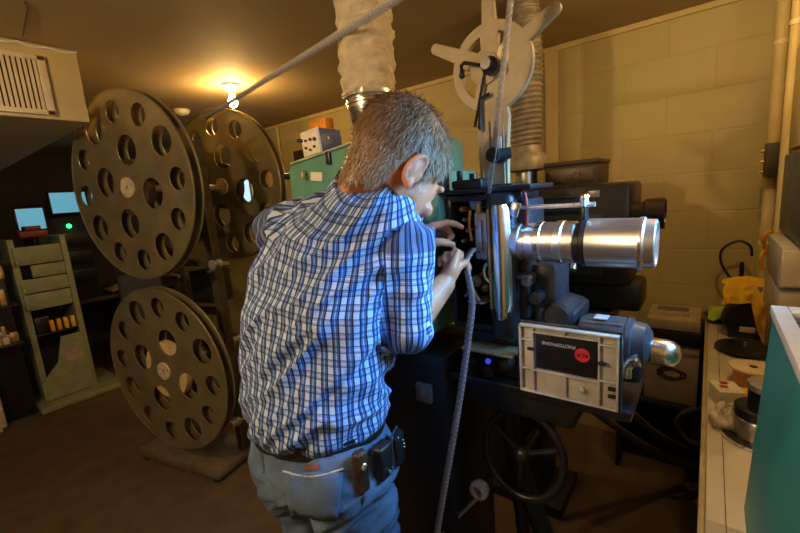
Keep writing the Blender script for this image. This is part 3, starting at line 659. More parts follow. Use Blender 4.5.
# turquoise cabinet nearest the camera
tc_ = thing('cabinet', 'turquoise metal cabinet with white slotted top at the right edge of the bench', 'cabinet', (.17, .65, 0))
x0 = .092; q0 = Xp(773, 308, x0); q1 = Xp(740, 533, x0); ztop, yf = q0.z, q0.y
zk = .74; yb = q1.y+(q1.y-q0.y)*(q1.z-zk)/(q0.z-q1.z)
b = B().loft([[V((x_, .30, 0)), V((x_, yb, 0)), V((x_, yb, zk)), V((x_, yf, ztop-.012)), V((x_, .30, ztop-.012))] for x_ in (x0, XW-.006)])
bmesh.ops.bevel(b.bm, geom=list(b.bm.edges), offset=.004, segments=2, affect='EDGES')
obj('body', b, TEAL2, tc_)
tp = obj('top_panel', B().box((x0-.003, .30, ztop-.012), (x0+.018, yf+.004, ztop+.004), .002).box((x0+.018, .3, ztop-.012), (x0+.15, yf-.11, ztop+.004), .002).box((x0+.018, yf-.035, ztop-.012), (x0+.15, yf+.004, ztop+.004), .002), WHITEP, tc_, label='white slotted top panel')
obj('slot', B().box((x0+.018, yf-.11, ztop-.013), (x0+.15, yf-.035, ztop-.010)), mat('brown_slot', (.12, .07, .04), .6), tp)
obj('lower_panel', B().box((x0-.004, .31, .9), (x0+.001, .60, 1.12), .002), mat('dark_plum_panel', (.06, .02, .05), .5), tc_)
# spool and film cans
def can(name, cx_, cy_, z, prof, m, label, cat, extra=None):
    t = thing(name, label, cat, (cx_, cy_, z)); obj('body', B().lathe((cx_, cy_, z), Z, prof, 48), m, t)
    if extra: extra(t)
    return t
c = Zp(757, 438, BZ); cx_, cy_ = c.x+.005, c.y
t = thing('film_spool', 'stacked steel film spool with black base ring beside the turquoise cabinet', 'spool', (cx_, cy_, BZ))
obj('base_ring', B().lathe((cx_, cy_, BZ), Z, [(.085, 0), (.087, .004), (.085, .01), (.05, .011)], 48), BLACK, t)
obj('rim', B().lathe((cx_, cy_, BZ), Z, [(.084, .0), (.0895, .003), (.0895, .008), (.086, .0085)], 48), STEEL, t)
obj('core', B().lathe((cx_, cy_, BZ+.011), Z, [(.058, 0), (.058, .05), (.054, .055)], 48), mat('pewter', (.42, .38, .32), .35, .7), t)
obj('upper_roll', B().lathe((cx_, cy_, BZ+.066), Z, [(.056, 0), (.06, .004), (.06, .028), (.055, .032), (.02, .032)], 48), BLACK, t)
obj('top_cap', B().lathe((cx_+.012, cy_-.005, BZ+.098), Z, [(.043, 0), (.045, .01), (.045, .055), (.047, .057), (.047, .068), (.042, .072), (.003, .073)], 40), BLACK, t)
obj('cap_rim', B().lathe((cx_+.012, cy_-.005, BZ+.153), Z, [(.0475, 0), (.049, .003), (.049, .014), (.046, .019), (.003, .0195)], 40), STEEL, t)
c = Zp(752, 384, BZ); t = thing('film_core', 'tan topped round film roll standing on the bench behind the steel spool', 'film roll', (c.x, c.y, BZ))
obj('body', B().lathe((c.x, c.y, BZ), Z, [(.055, 0), (.055, .058)], 40), mat('orange_brown_film', (.55, .22, .06), .5), t)
obj('top_disc', B().lathe((c.x, c.y, BZ+.058), Z, [(.066, 0), (.067, .003), (.066, .007), (.003, .0075)], 40), TANDISC, t)
obj('centre_hole', B().lathe((c.x, c.y, BZ+.0655), Z, [(.012, 0), (.012, .0008), (.003, .0009)], 20), BROWNP, t)
c = Zp(748, 352, BZ); t = thing('rewind_plate', 'flat black round rewind plate lying on the bench', 'plate', (c.x, c.y, BZ))
obj('disc', B().lathe((c.x-.01, c.y, BZ), Z, [(.04, 0), (.04, .012), (.1, .014), (.102, .017), (.1, .021), (.003, .022)], 48), BLACK, t)
obj('spindle', B().cyl((c.x-.01, c.y, BZ+.02), (c.x-.01, c.y, BZ+.04), .006), STEEL, t)
# red, white and yellow carton with rag
c = Zp(726, 403, BZ); t = thing('snack_carton', 'white carton with red lettering and yellow side lying on the bench', 'carton', (c.x, c.y, BZ))
rz = M.Rotation(.35, 3, 'Z')
obj('box', B().box(c+V((-.035, -.035, 0)), c+V((.035, .05, .055)), .002, rz), PAPER, t)
obj('yellow_side', B().box(c+V((.030, -.03, .001)), c+V((.075, .045, .045)), .002, rz), YELLOW, t)
for k in range(2): put('lettering', text_mesh('VOX' if k == 9 else 'IIII', .022, M.Translation(c+V((-.008, .03-.03*k, .0562))) @ M.Rotation(.35, 4, 'Z'), bold=.0015), REDL, t, None)
def cloth(name, fn, m, label, nu=26, nv=26, th=.003):
    b = B(); g = [[V(fn(u/(nu-1), v/(nv-1))) for u in range(nu)] for v in range(nv)]
    b.loft(g, cap=False, close=False); me = b.mesh(name)
    o = put(name, me, m, None, 80); s_ = o.modifiers.new('t', 'SOLIDIFY'); s_.thickness = th
    return tag(o, label, 'cloth')
c2 = Zp(727, 424, BZ)+V((0, 0, .002))
def rag(u, v):
    a = 2*PI*u; r = .010+.042*v
    h = .05*(1-v)**.6*(1+.25*math.sin(5*a+2)) + .006
    n_ = noise.noise(V((math.cos(a)*2, math.sin(a)*2, v*3)))
    return (c2.x+(r+n_*.018*v)*math.cos(a)*.85, c2.y+(r+n_*.02*v)*math.sin(a)*1.1, c2.z+max(0, h+n_*.018*(1-v*.6)))
cloth('cleaning_rag', rag, WCLOTH, 'crumpled off white rag in front of the red and white carton on the bench', 40, 14)
# rewinder with yellow cloth
c = Zp(744, 337, BZ); rw = thing('film_rewinder', 'dark bench rewinder with pale label under the yellow cloth', 'rewinder', (c.x, c.y, BZ))
obj('body', B().lathe((c.x-.005, c.y+.05, BZ+.085), -Y, [(.03, 0), (.072, .005), (.08, .02), (.08, .07), (.07, .085), (.03, .088)], 32).box((c.x-.06, c.y-.035, BZ), (c.x+.05, c.y+.05, BZ+.05), .008), BLACK, rw)
obj('label_plate', B().box((c.x-.02, c.y-.042, BZ+.035), (c.x+.035, c.y-.036, BZ+.06), .001), CREAM, rw)
obj('post', B().cyl((c.x+.04, c.y, BZ), (c.x+.04, c.y, BZ+.24), .012), STEEL, rw)
yc = V((c.x+.03, c.y-.02, BZ+.25))
def yel(u, v):
    # hangs over the post: a short wide left lobe and a long right tail
    s_ = (u-.5)*2; n_ = noise.noise(V((u*4, v*5, 2)))
    x_ = yc.x-.115+.185*u; drop = (.10 if u < .55 else .10+.16*min(1, (u-.55)/.2))*v*v**.2
    arch = .03*math.cos(s_*1.3)
    return (x_+.012*n_, yc.y-.10*math.sin(v*1.2)+.02*math.sin(u*14)*v+.05, yc.z+arch*.8+.012*n_-drop)
cloth('dust_cloth', yel, YCLOTH, 'bright yellow dust cloth draped over the bench rewinder')
def grn(u, v):
    n_ = noise.noise(V((u*3, v*3, 9))); q = Zp(716, 318, BZ)
    return (q.x-.035+.12*u, q.y-.12+.2*v, BZ+.03+.04*math.sin(u*PI)*math.sin(v*PI)+.015*n_)
gp = Zp(716, 318, BZ)
tag(obj('black_pan', B().lathe((gp.x+.035, gp.y-.02, BZ), Z, [(.06, 0), (.085, .02), (.09, .026), (.08, .026), (.058, .008)], 36), BLACK), 'shallow black dish on the far end of the bench under the green cloth', 'dish')
cloth('polishing_cloth', grn, GCLOTH, 'lime green cloth lying in the black dish at the far end of the bench', 18, 18)
# wire holder behind
p = Yp(742, 275, 2.5)
tag(obj('wire_hose', B().tube(spline([Yp(738, 300, 2.5), Yp(735, 285, 2.5), Yp(722, 265, 2.5), Yp(722, 250, 2.5), Yp(738, 241, 2.5), Yp(750, 246, 2.5), Yp(752, 256, 2.5)]), .006, 8).cyl(Yp(741, 300, 2.5)-Z*.1, Yp(742, 262, 2.5), .009), BLACK),
    'thin black looped hose standing behind the yellow cloth', 'hose')

# pipes and boxes on the front wall
def pipe(x_, y_, r, z0, z1, label):
    t = thing('conduit_pipe', label, 'pipe', (x_, y_, z0), 'cream conduits in the corner')
    obj('tube', B().cyl((x_, y_, z0), (x_, y_, z1), r, seg=20), FRONTW, t)
    for z in (1.25, 2.1): obj('strap', B().lathe((x_, y_, z), Z, [(r, 0), (r+.003, .001), (r+.003, .019), (r, .02)], 20).box((x_, y_-.004, z), (XW-.001, y_+.004, z+.02), .001), CREAM, t)
pipe(.212, 2.44, .023, BZ+.002, CH-.002, 'wide cream conduit pipe in the far corner carrying the brown box')
pipe(.224, 2.16, .016, BZ+.002, CH-.002, 'thinner cream conduit pipe nearer the camera than the brown junction box')
p = V((.212, 2.40, 1.63)); t = thing('junction_box', 'dark brown junction box strapped to the cream conduit at right', 'junction box', p)
obj('body', B().box(p+V((-.03, -.04, -.075)), p+V((.032, .016, .07)), .004), BROWNP, t)
for k in range(3): obj('terminal', B().cyl(p+V((-.03, -.01, -.05+.045*k)), p+V((-.042, -.01, -.05+.045*k)), .007, seg=12), BRASS, t)
p = Xp(796, 110, XW-.01); tag(obj('wall_panel', B().box((XW-.02, p.y-.4, 1.66), (XW-.001, p.y+.10, 2.02), .004), FRONTW), 'cream access panel on the front wall at the right edge', 'panel')
tag(obj('notice_board', B().box((XW-.03, 1.45, 1.36), (XW-.001, 2.13, 1.64), .004), NAVY), 'dark navy board on the front wall below the cream panel', 'board')
for nm, z0, z1, lab in (('switch_gear', 1.225, 1.35, 'upper of the two grey metal switch boxes at the right edge'), ('switch_gear', 1.085, 1.215, 'lower of the two grey metal switch boxes at the right edge')):
    t = thing(nm, lab, 'switch box', (.22, 1.9, z0), 'grey switch boxes on the front wall')
    obj('body', B().box((.185, 1.68, z0), (XW-.001, 2.06, z1), .004), mat('grey_switch_box', (.45, .44, .42), .45, .2), t)
    obj('cover', B().box((.188, 1.672, z0+.006), (XW-.002, 1.68, z1-.006), .003), CREAM, t)
    obj('conduit_nipple', B().cyl((.2, 2.06, (z0+z1)/2), (.2, 2.085, (z0+z1)/2), .012), STEEL, t)
    for z in (z0+.03, z1-.03): obj('screw', B().cyl((.187, 2.0, z), (.183, 2.0, z), .006, seg=12), BRASS, t)
tag(obj('wire_bundle', B().tube(spline([V((.19, 2.07, 1.36)), V((.175, 2.09, 1.32)), V((.185, 2.1, 1.28)), V((.17, 2.09, 1.25)), V((.18, 2.09, 1.2))]), .007, 8), ORANGE), 'orange wire dangling beside the grey switch boxes', 'wire')

# ================================================================== CARTONS AND CABLES UNDER THE SECOND PROJECTOR
cr = thing('storage_stand', 'low black stand carrying cartons against the block wall', 'stand', (-.1, 2.45, 0))
obj('shelf_board', B().box((-.36, 2.3, .42), (.0, 2.615, .44), .003), BLACKM, cr)
obj('back_board', B().box((-.36, 2.6, 0), (.0, 2.615, .42), .003), BLACKM, cr)
for x_ in (-.36, -.02): obj('side_board', B().box((x_, 2.3, 0), (x_+.02, 2.6, .42), .003), BLACKM, cr)
t = thing('carton', 'pale cardboard carton with cable drawing standing on the low black stand', 'carton', (-.11, 2.45, .44))
obj('box', B().box((-.235, 2.33, .441), (-.005, 2.6, .755), .004), CARD, t)
c = V((-.115, 2.329, .6)); b = B()
for k in range(3): b.tube([c+V((.05*math.cos(a)+.012*k-.012, 0, (.034-.006*k)*math.sin(a))) for a in [2*PI*j/28 for j in range(28)]], .0035, 6, True)
b.box(c+V((-.065, -.001, -.02)), c+V((-.04, .0, .015)), 0)
obj('printed_cable', b, BROWNP, t)
obj('printed_band', B().box((-.234, 2.3285, .7), (-.006, 2.33, .72)), mat('faded_print', (.3, .24, .17), .8), t)
tag(obj('equipment_unit', B().box((-.245, 2.32, .757), (.004, 2.61, .83), .006), BLACK), 'flat black equipment unit between the carton and the printed box', 'unit')
t = thing('printed_box', 'flat pale box with printed picture on top of the black unit', 'box', (-.12, 2.45, .83))
obj('box', B().box((-.232, 2.33, .831), (-.008, 2.61, .885), .003), CARD, t)
obj('picture', B().box((-.2, 2.5, .885), (-.06, 2.58, .8858)), mat('grey_print', (.16, .14, .11), .7), t)
put('lettering', text_mesh('IIIIIIIIII', .05, M.Translation((-.115, 2.42, .8853)), .0004), mat('dark_print', (.14, .1, .07), .7), t, None)
for px, py, rr, lab in ((693, 487, .028, 'small pale plug lying on the floor in front of the bench, farther one'), (700, 503, .022, 'small pale plug lying on the floor in front of the bench, nearer one')):
    q = Zp(px, py, .02); t = thing('cable_plug', lab, 'plug', (q.x, q.y, 0))
    obj('body', B().box((q.x-rr, q.y-rr*.7, .002), (q.x+rr, q.y+rr*.7, .036), .01, M.Rotation(.5, 3, 'Z')), mat('pale_brown_plastic', (.42, .30, .2), .5), t)
    obj('pin', B().cyl((q.x-rr, q.y, .018), (q.x-rr-.02, q.y-.012, .018), .004), BRASS, t)
CG = 'cables trailing to the bench'
for pts, r, lab in (
    ([V((-.42, 1.3, .97)), Yp(583, 402, 1.6), Yp(622, 431, 1.85), Yp(665, 456, 2.1), Yp(700, 467, 2.3), V((.1, 2.4, .07))], .017, 'thickest dark hose drooping from the projector to the floor by the bench'),
    ([V((-.3, 1.3, .97)), Yp(622, 404, 1.7), Yp(655, 432, 1.95), Yp(685, 448, 2.2), Yp(703, 456, 2.35), V((.1, 2.45, .14))], .014, 'upper dark hose running beside the thickest hose to the bench'),
    ([V((.1, 2.2, .2)), Yp(704, 447, 2.1), Yp(688, 440, 2.08), Yp(677, 425, 2.06), Yp(684, 413, 2.05), Yp(704, 410, 2.05), V((.1, 2.05, .52))], .011, 'dark cable looping out from under the bench in front of the cartons')):
    tag(obj('floor_cable', B().tube(spline(pts, 10), r, 12), HOSEM), lab, 'cable', CG)

# ================================================================== FAR LEFT : RACKS, DESK, MONITORS
rk = thing('amplifier_rack', 'olive grey amplifier rack with four blank panels at far left', 'rack', (-4.8, .83, 0))
ry0, ry1 = .64, 1.03
b = B()
for y_ in (ry0, ry1-.045): b.box((-5.05, y_, .04), (-4.6, y_+.045, 1.5), .006)
obj('upright', b, RACKP, rk)
obj('base', B().box((-5.1, ry0-.06, 0), (-4.45, ry1+.18, .05), .008), RACKP, rk)
for z0, z1, s_ in ((1.275, 1.43, 0), (1.16, 1.265, .09), (1.03, 1.15, .0), (.88, 1.02, .0)):
    q = obj('panel', B().box((-4.62, ry0+.02+s_, z0), (-4.585, ry1-.05, z1), .004), RACKP, rk)
    for y_ in (ry0+.035+s_, ry1-.065): obj('screw', B().cyl((-4.585, y_, z0+.03), (-4.58, y_, z0+.03), .007, seg=10), STEEL, q)
obj('component_shelf', B().box((-5.0, ry0+.04, .64), (-4.6, ry1-.05, .655), .002).box((-4.9, .7, .655), (-4.64, .8, .8), .01), BLACK, rk)
for k in range(4): obj('terminal_block', B().box((-4.66, .79+.05*k, .66), (-4.6, .82+.05*k, .76), .004), random.choice([YELLOW, ORANGE, TEAL]), rk)
b = B().prism([(ry0, .06), (ry1-.03, .06), (ry1-.03, .6), (ry0+.2, .6), (ry0+.14, .38), (ry0, .22)], V((-4.6, 0, 0)), Y, Z, .02)
obj('lower_panel', b, RACKP, rk)
obj('paper_label', B().box((-4.582, .84, .36), (-4.577, .97, .46)), mat('pinkish_label', (.4, .3, .22), .7), rk)
t = thing('component_chassis', 'open chassis crowded with small parts beside the olive rack', 'chassis', (-4.25, .38, 0))
obj('frame', B().box((-4.6, .25, 0), (-4.56, .57, 1.35), .004).box((-4.6, .25, .7), (-4.2, .55, .715), .003).box((-4.6, .25, 1.0), (-4.2, .57, 1.015), .003).box((-4.6, .25, 1.34), (-4.3, .57, 1.35), .003), BLACK, t)
for k in range(26):
    y_, z = random.uniform(.31, .56), random.choice([.715, 1.015, .715, 1.015, 1.2]); x_ = random.uniform(-4.5, -4.26); s_ = random.uniform(.02, .05); h = random.uniform(.04, .13)
    if z == 1.2: x_ = -4.52
    m = random.choice([BRASS, BLACK, CREAM, BRASS, STEEL, BROWNP])
    bb = B().lathe((x_, y_, z), Z, [(s_*.6, 0), (s_*.6, h*.8), (s_*.4, h), (.003, h)], 14) if k % 2 else B().box((x_-s_/2, y_-s_/2, z), (x_+s_/2, y_+s_/2, z+h), .004)
    obj('component', bb, m, t)
p = D(4, 340, 3.5); tag(obj('lamp_hood', B().lathe(p+V((0, -.08, 0)), V((.2, 1, .1)), [(.02, 0), (.05, .03), (.06, .12), (.05, .17), (.01, .18)], 24).cyl(p+V((0, -.05, 0)), V((p.x, p.y-.05, 0)), .015), CREAM), 'cream bullet shaped lamp hood on a post at the left edge', 'lamp')
p = Zp(4, 432, 0); tag(obj('floor_cabinet', B().box((p.x-.4, p.y-.32, .03), (p.x, p.y+.03, .36), .01).box((p.x-.38, p.y-.3, 0), (p.x-.02, p.y+.0, .03)), mat('pale_cream_cabinet', (.62, .52, .36), .5)), 'low pale cream cabinet on the floor at lower left edge', 'cabinet')
b = B().box((-4.88, .74, 1.502), (-4.65, .93, 1.56), .01).box((-4.85, .79, 1.56), (-4.7, .90, 1.6), .01)
tag(obj('red_tool_box', b, mat('dark_red_paint', (.2, .02, .02), .45)), 'small red box on top of the olive rack', 'box')
dk = thing('desk', 'dark desk against the far wall behind the big reels', 'desk', (-5.5, 1.5, 0))
obj('desk_top', B().box((-6.1, .66, .74), (-5.2, 2.3, .78), .005), BROWNP, dk)
for y_ in (.7, 2.22): obj('side_panel', B().box((-6.05, y_, 0), (-5.25, y_+.04, .74), .004), BROWNP, dk)
t = thing('server_tower', 'tall black equipment cabinet with green light behind the olive rack', 'cabinet', (-5.6, 1.15, .78))
obj('body', B().box((-5.85, .95, .78), (-5.35, 1.42, 1.66), .01), BLACKM, t)
p = Xp(69, 226, -5.345); obj('indicator', B().sph(p, .022), LED, t)
for z in (.95, 1.15, 1.35): obj('bay', B().box((-5.35, .98, z), (-5.343, 1.39, z+.15), .003), BLACK, t)
def monitor(px, py, x_, w_, h_, tilt, label, m=SCREEN, base=0):
    c = Xp(px, py, x_); t = thing('monitor', label, 'monitor', (x_, c.y, c.z-h_/2-.05), 'lit monitors')
    rt = M.Rotation(tilt, 3, 'X')
    obj('bezel', B().box(c-V((.05, w_/2+.015, h_/2+.015)), c+V((.0, w_/2+.015, h_/2+.015)), .006, rt), BLACK, t)
    obj('screen', B().box(c+V((-.0, -w_/2, -h_/2)), c+V((.004, w_/2, h_/2)), 0, rt), m, t)
    obj('stand', B().box(c+V((-.12, -.06, -h_/2-.06)), c+V((-.02, .06, -h_/2-.045)), .004).box(c+V((-.09, -.02, -h_/2-.05)), c+V((-.04, .02, 0)), .004), BLACK, t)
    if base: obj('column', B().cyl((c.x-.07, c.y, base), (c.x-.07, c.y, c.z-h_/2-.05), .015).lathe((c.x-.07, c.y, base), Z, [(.09, 0), (.09, .012), (.02, .02)]), BLACK, t)
    return c
c1 = monitor(78, 202, -5.42, .46, .21, .0, 'larger glowing blue monitor high above the black cabinet')
c2m = monitor(31, 219, -5.2, .2, .2, .0, 'smaller glowing blue screen left of the green light', base=.78)
for k in range(3): pass
b = B()
def mcl(u, v):
    n_ = noise.noise(V((u*4, v*4, 5)))
    return (-5.55+.33*v, 1.48+.45*u, .80+.07*math.sin(u*PI)*math.sin(v*PI)+.03*n_)
cloth('folded_jacket', mcl, mat('tan_jacket_cloth', (.33, .2, .09), .9, 0, .15, 10), 'tan jacket lying crumpled on the dark desk', 20, 16, .02)
ch = thing('office_chair', 'dark office chair standing behind the olive rack', 'chair', (-4.75, 1.55, 0))
obj('seat', B().box((-4.98, 1.32, .44), (-4.55, 1.75, .52), .03, seg=3), mat('dark_blue_upholstery', (.05, .05, .07), .8), ch)
obj('backrest', B().box((-4.60, 1.34, .58), (-4.53, 1.73, 1.05), .03, seg=3), mat('dark_blue_upholstery', (.05, .05, .07), .8), ch)
obj('column', B().cyl((-4.77, 1.53, .06), (-4.77, 1.53, .44), .03), BLACK, ch)
for k in range(5):
    a = k*2*PI/5; e_ = V((-4.77+.28*math.cos(a), 1.53+.28*math.sin(a), .05)); l_ = obj('leg', B().tube([V((-4.77, 1.53, .1)), e_+Z*.02], [.025, .015], 10), BLACK, ch)
    obj('caster', B().cyl(e_+V((-.012, 0, -.022)), e_+V((.012, 0, -.022)), .026), RUBBER, l_)
obj('back_bar', B().box((-4.62, 1.5, .48), (-4.58, 1.56, .62), .005), BLACK, ch)

# ================================================================== THE MAN
def plaid():
    m = bpy.data.materials.new('blue_white_plaid_cotton'); m.use_nodes = True; n = m.node_tree.nodes; l = m.node_tree.links
    p = n['Principled BSDF']; p.inputs['Roughness'].default_value = .85
    tc = n.new('ShaderNodeTexCoord'); sp = n.new('ShaderNodeSeparateXYZ'); l.new(tc.outputs['UV'], sp.inputs[0])
    W, Bl, Nv, Lb = (.43, .54, .80, 1), (.05, .125, .36, 1), (.008, .011, .035, 1), (.25, .39, .70, 1)
    def stripes(o, per, stops):
        d = n.new('ShaderNodeMath'); d.operation = 'DIVIDE'; l.new(o, d.inputs[0]); d.inputs[1].default_value = per
        f = n.new('ShaderNodeMath'); f.operation = 'FRACT'; l.new(d.outputs[0], f.inputs[0])
        r = n.new('ShaderNodeValToRGB'); r.color_ramp.interpolation = 'CONSTANT'; l.new(f.outputs[0], r.inputs[0])
        e = r.color_ramp.elements; e[0].position = 0; e[0].color = stops[0][1]; e[1].position = stops[1][0]; e[1].color = stops[1][1]
        for q, c in stops[2:]: k = e.new(q); k.color = c
        return r.outputs[0]
    a = stripes(sp.outputs[0], .0265, [(0, W), (.36, Nv), (.47, Bl), (.60, Lb), (.69, Bl), (.84, Nv), (.95, W)])
    H1, H2, H3 = (1, 1, 1, 1), (.52, .60, .78, 1), (.16, .19, .30, 1)
    b_ = stripes(sp.outputs[1], .030, [(0, H1), (.40, H3), (.50, H2), (.62, H1), (.70, H2), (.84, H3), (.93, H1)])
    mx = n.new('ShaderNodeMix'); mx.data_type = 'RGBA'; mx.blend_type = 'MULTIPLY'; mx.inputs[0].default_value = .85; l.new(a, mx.inputs[6]); l.new(b_, mx.inputs[7])
    nz = n.new('ShaderNodeTexNoise'); nz.inputs['Scale'].default_value = 500; l.new(tc.outputs['Object'], nz.inputs['Vector'])
    l.new(mx.outputs[2], p.inputs['Base Color'])
    bp = n.new('ShaderNodeBump'); bp.inputs['Strength'].default_value = .25; bp.inputs['Distance'].default_value = .002; l.new(nz.outputs['Fac'], bp.inputs['Height']); l.new(bp.outputs[0], p.inputs['Normal'])
    return m
PLAID = plaid()
DENIM = mat('faded_denim', (.085, .14, .24), .9, 0, .22, 9, .6, 420)
STITCH = mat('pale_stitching', (.5, .46, .4), .8)
def hair_mat():
    m = bpy.data.materials.new('greying_brown_hair'); m.use_nodes = True; n = m.node_tree.nodes; l = m.node_tree.links
    p = n['Principled BSDF']; p.inputs['Roughness'].default_value = .42
    at = n.new('ShaderNodeAttribute'); at.attribute_name = 'tone'; r = n.new('ShaderNodeValToRGB'); l.new(at.outputs['Fac'], r.inputs[0])
    e = r.color_ramp.elements; e[0].color = (.085, .045, .022, 1); e[1].color = (.68, .60, .54, 1); k = e.new(.5); k.color = (.34, .22, .13, 1)
    l.new(r.outputs[0], p.inputs['Base Color']); return m
HAIR = hair_mat()
f = V((-.20, .98, 0)).normalized(); lt = V((f.y, -f.x, 0))
def ring(c, rx, ry, n=36, ax=lt, ay=f, pw=1.0):
    o = []
    for k in range(n):
        a = 2*PI*k/n; ca, sa = math.cos(a), math.sin(a)
        o.append(V(c)+ax*rx*math.copysign(abs(ca)**pw, ca)+ay*ry*math.copysign(abs(sa)**pw, sa))
    return o
PC = V((-.794, .600, .944)); WC = V((-.797, .618, 1.093)); CC = V((-.772, .655, 1.356)); SC = V((-.715, .690, 1.525)); NC = V((-.620, .685, 1.606))
hf = V((.0, .76, -.66)).normalized(); hr = hf.cross(Z).normalized(); hu = hr.cross(hf)
hq = M.Rotation(math.radians(16), 3, hf); hr = hq @ hr; hu = hq @ hu; HS = 1.16
HC = D(403, 149, .885)-(hf*-.018+hu*.035)*HS
def spine(z):
    ps = [V((PC.x, PC.y, .80)), PC, WC, CC, SC, NC, HC]
    for a, b_ in zip(ps, ps[1:]):
        if z <= b_.z: t_ = (z-a.z)/(b_.z-a.z); return a.lerp(b_, t_)
    return HC
LSH, LEL, LWR = V((-.885, .655, 1.525)), V((-.865, .80, 1.285)), D(411, 240, 1.10)
RSH, REL, RWR = D(404, 247, .91), D(405, 327, .955), D(444, 284, 1.02)
man = thing('person', 'man in blue and white plaid shirt and jeans reaching into the projector, seen from behind', 'person', (PC.x, PC.y, 0))
# ---- head frame
HR = M((hr, hf, hu)).transposed()
def H(x, y, z): return HC+(hr*x+hf*y+hu*z)*HS
b = B()
hs = lambda r: tuple(q*HS for q in r)
b.sph(H(0, -.018, .035), hs((.078, .100, .086)), HR, 32)
b.sph(H(0, .034, -.02), hs((.063, .066, .085)), HR, 28)
b.sph(H(0, .045, -.075), hs((.050, .045, .042)), HR, 24)
[b.sph(H(s*.030, .0775, .0115), .0142) for s in (-1, 1)]; b.sph(H(0, .072, -.098), hs((.026, .022, .02)), HR, 20)
b.caps([H(0, .098, .012), H(0, .115, -.02), H(0, .118, -.034)], [.008, .011, .013])
for s in (-1, 1):
    b.sph(H(s*.012, .108, -.036), .009); b.caps([H(s*.008, .092, .026), H(s*.045, .082, .026)], [.009, .009])
    b.sph(H(s*.042, .072, -.03), hs((.022, .02, .018)), HR)
    er = HR @ M.Rotation(s*.35, 3, 'Z')
    b.tube([H(s*(.074+.008*max(0, math.sin(a))), -.024-.016*math.cos(a)*1.0-.004, -.014+.028*math.sin(a)) for a in [2*PI*k/22 for k in range(22)]], .0058, 10, True)
    b.sph(H(s*.077, -.026, -.012), hs((.006, .013, .024)), er); b.sph(H(s*.079, -.022, -.04), hs((.006, .009, .012)), er)
    b.sph(H(s*.072, -.012, -.015), hs((.01, .008, .016)), HR)
b.caps([H(-.022, .099, -.058), H(0, .104, -.057), H(.022, .099, -.058)], [.005, .007, .005]); b.caps([H(-.018, .097, -.068), H(0, .102, -.069), H(.018, .097, -.068)], [.005, .0075, .005])
# neck, torso, limbs
b.loft([ring(NC+Z*-.05, .075, .075), ring(NC, .066, .066), ring(NC.lerp(H(0, -.035, -.07), .6), .061, .064), ring(H(0, -.024, -.06), .062, .070, 36, hr, hf), ring(H(0, -.022, -.01), .078, .092, 36, hr, hf), ring(H(0, -.018, .03), .07, .09, 36, hr, hf)])
tor = [(.86, .15, .11), (.95, .165, .125), (1.09, .165, .13), (1.25, .17, .12), (1.38, .17, .11), (1.48, .16, .09), (1.55, .09, .07), (1.60, .06, .06)]
b.loft([ring(spine(z), rx, ry) for z, rx, ry in tor])
b.caps([LSH, LEL, LWR], [.055, .042, .030]); b.caps([RSH, RSH.lerp(REL, .5), REL, REL.lerp(RWR, .35), RWR], [.055, .05, .044, .043, .029])
HL = [V((PC.x, PC.y, 0))-lt*.066+Z*.89, V((PC.x, PC.y, 0))-lt*.075+f*.03+Z*.48, V((PC.x, PC.y, 0))-lt*.085+Z*.09]
HRt = [V((PC.x, PC.y, 0))+lt*.124+f*.0+Z*.89, V((PC.x, PC.y, 0))+lt*.13+f*.035+Z*.48, V((PC.x, PC.y, 0))+lt*.14-f*.02+Z*.09]
for L_ in (HL, HRt): b.caps(L_, [.075, .052, .038])
# left hand : palm down, index and thumb forward
def fing(pts, rad): b.caps([D(*q) for q in pts], rad, 12)
lk = [(433, 226, 1.085), (432, 226, 1.105), (430, 227, 1.125), (427, 229, 1.145)]
for k, q in enumerate(lk): b.caps([LWR+(V((0, 0, .004))), D(*q)], [.021, .0125-.0006*k])
fing([lk[0], (447, 222.5, 1.08), (455, 224, 1.075), (462, 227, 1.07)], [.0118, .0098, .0092, .0075])
fing([lk[1], (446, 228, 1.11), (452, 236, 1.105), (447, 241, 1.10)], [.0115, .0098, .0092, .0078])
fing([lk[2], (443, 231, 1.135), (449, 239, 1.13), (443, 243, 1.12)], [.011, .0094, .0088, .0075])
fing([lk[3], (438, 233, 1.155), (443, 240, 1.15), (438, 243, 1.14)], [.0098, .0085, .008, .007])
fing([(418, 240, 1.085), (430, 243, 1.065), (442, 242, 1.06), (453, 244.5, 1.06)], [.017, .0145, .0112, .0085])
# right hand pinching the film
rk_ = [(459, 266, 1.035), (457, 263, 1.05), (453, 262, 1.068), (449, 264, 1.082)]
for k, q in enumerate(rk_): b.caps([RWR, D(*q)], [.022, .0122-.0006*k])
fing([rk_[0], (466, 262, 1.045), (469, 268, 1.05), (467, 274, 1.052)], [.0116, .0098, .009, .0075])
fing([rk_[1], (461, 254, 1.06), (455, 251, 1.066), (451, 255, 1.066)], [.0113, .0096, .009, .0076])
fing([rk_[2], (452, 254, 1.078), (446, 254, 1.08), (444, 260, 1.076)], [.0108, .0094, .0088, .0075])
fing([rk_[3], (445, 257, 1.09), (440, 259, 1.09), (440, 265, 1.086)], [.0098, .0085, .008, .007])
fing([(446, 278, 1.018), (452, 268, 1.012), (455, 260, 1.018), (458, 252, 1.03)], [.018, .014, .0112, .0085])
me = remesh(b, .0036, 'body', 4, .5)
body = put('body', me, SKIN, man, 180)
for s in (-1, 1):
    e_ = obj('eye', B().sph(H(s*.030, .078, .0055), .0125), EYEW, body)
    obj('iris', B().sph(H(s*.030, .0965, .008), .0052), BROWNP, e_) if False else None
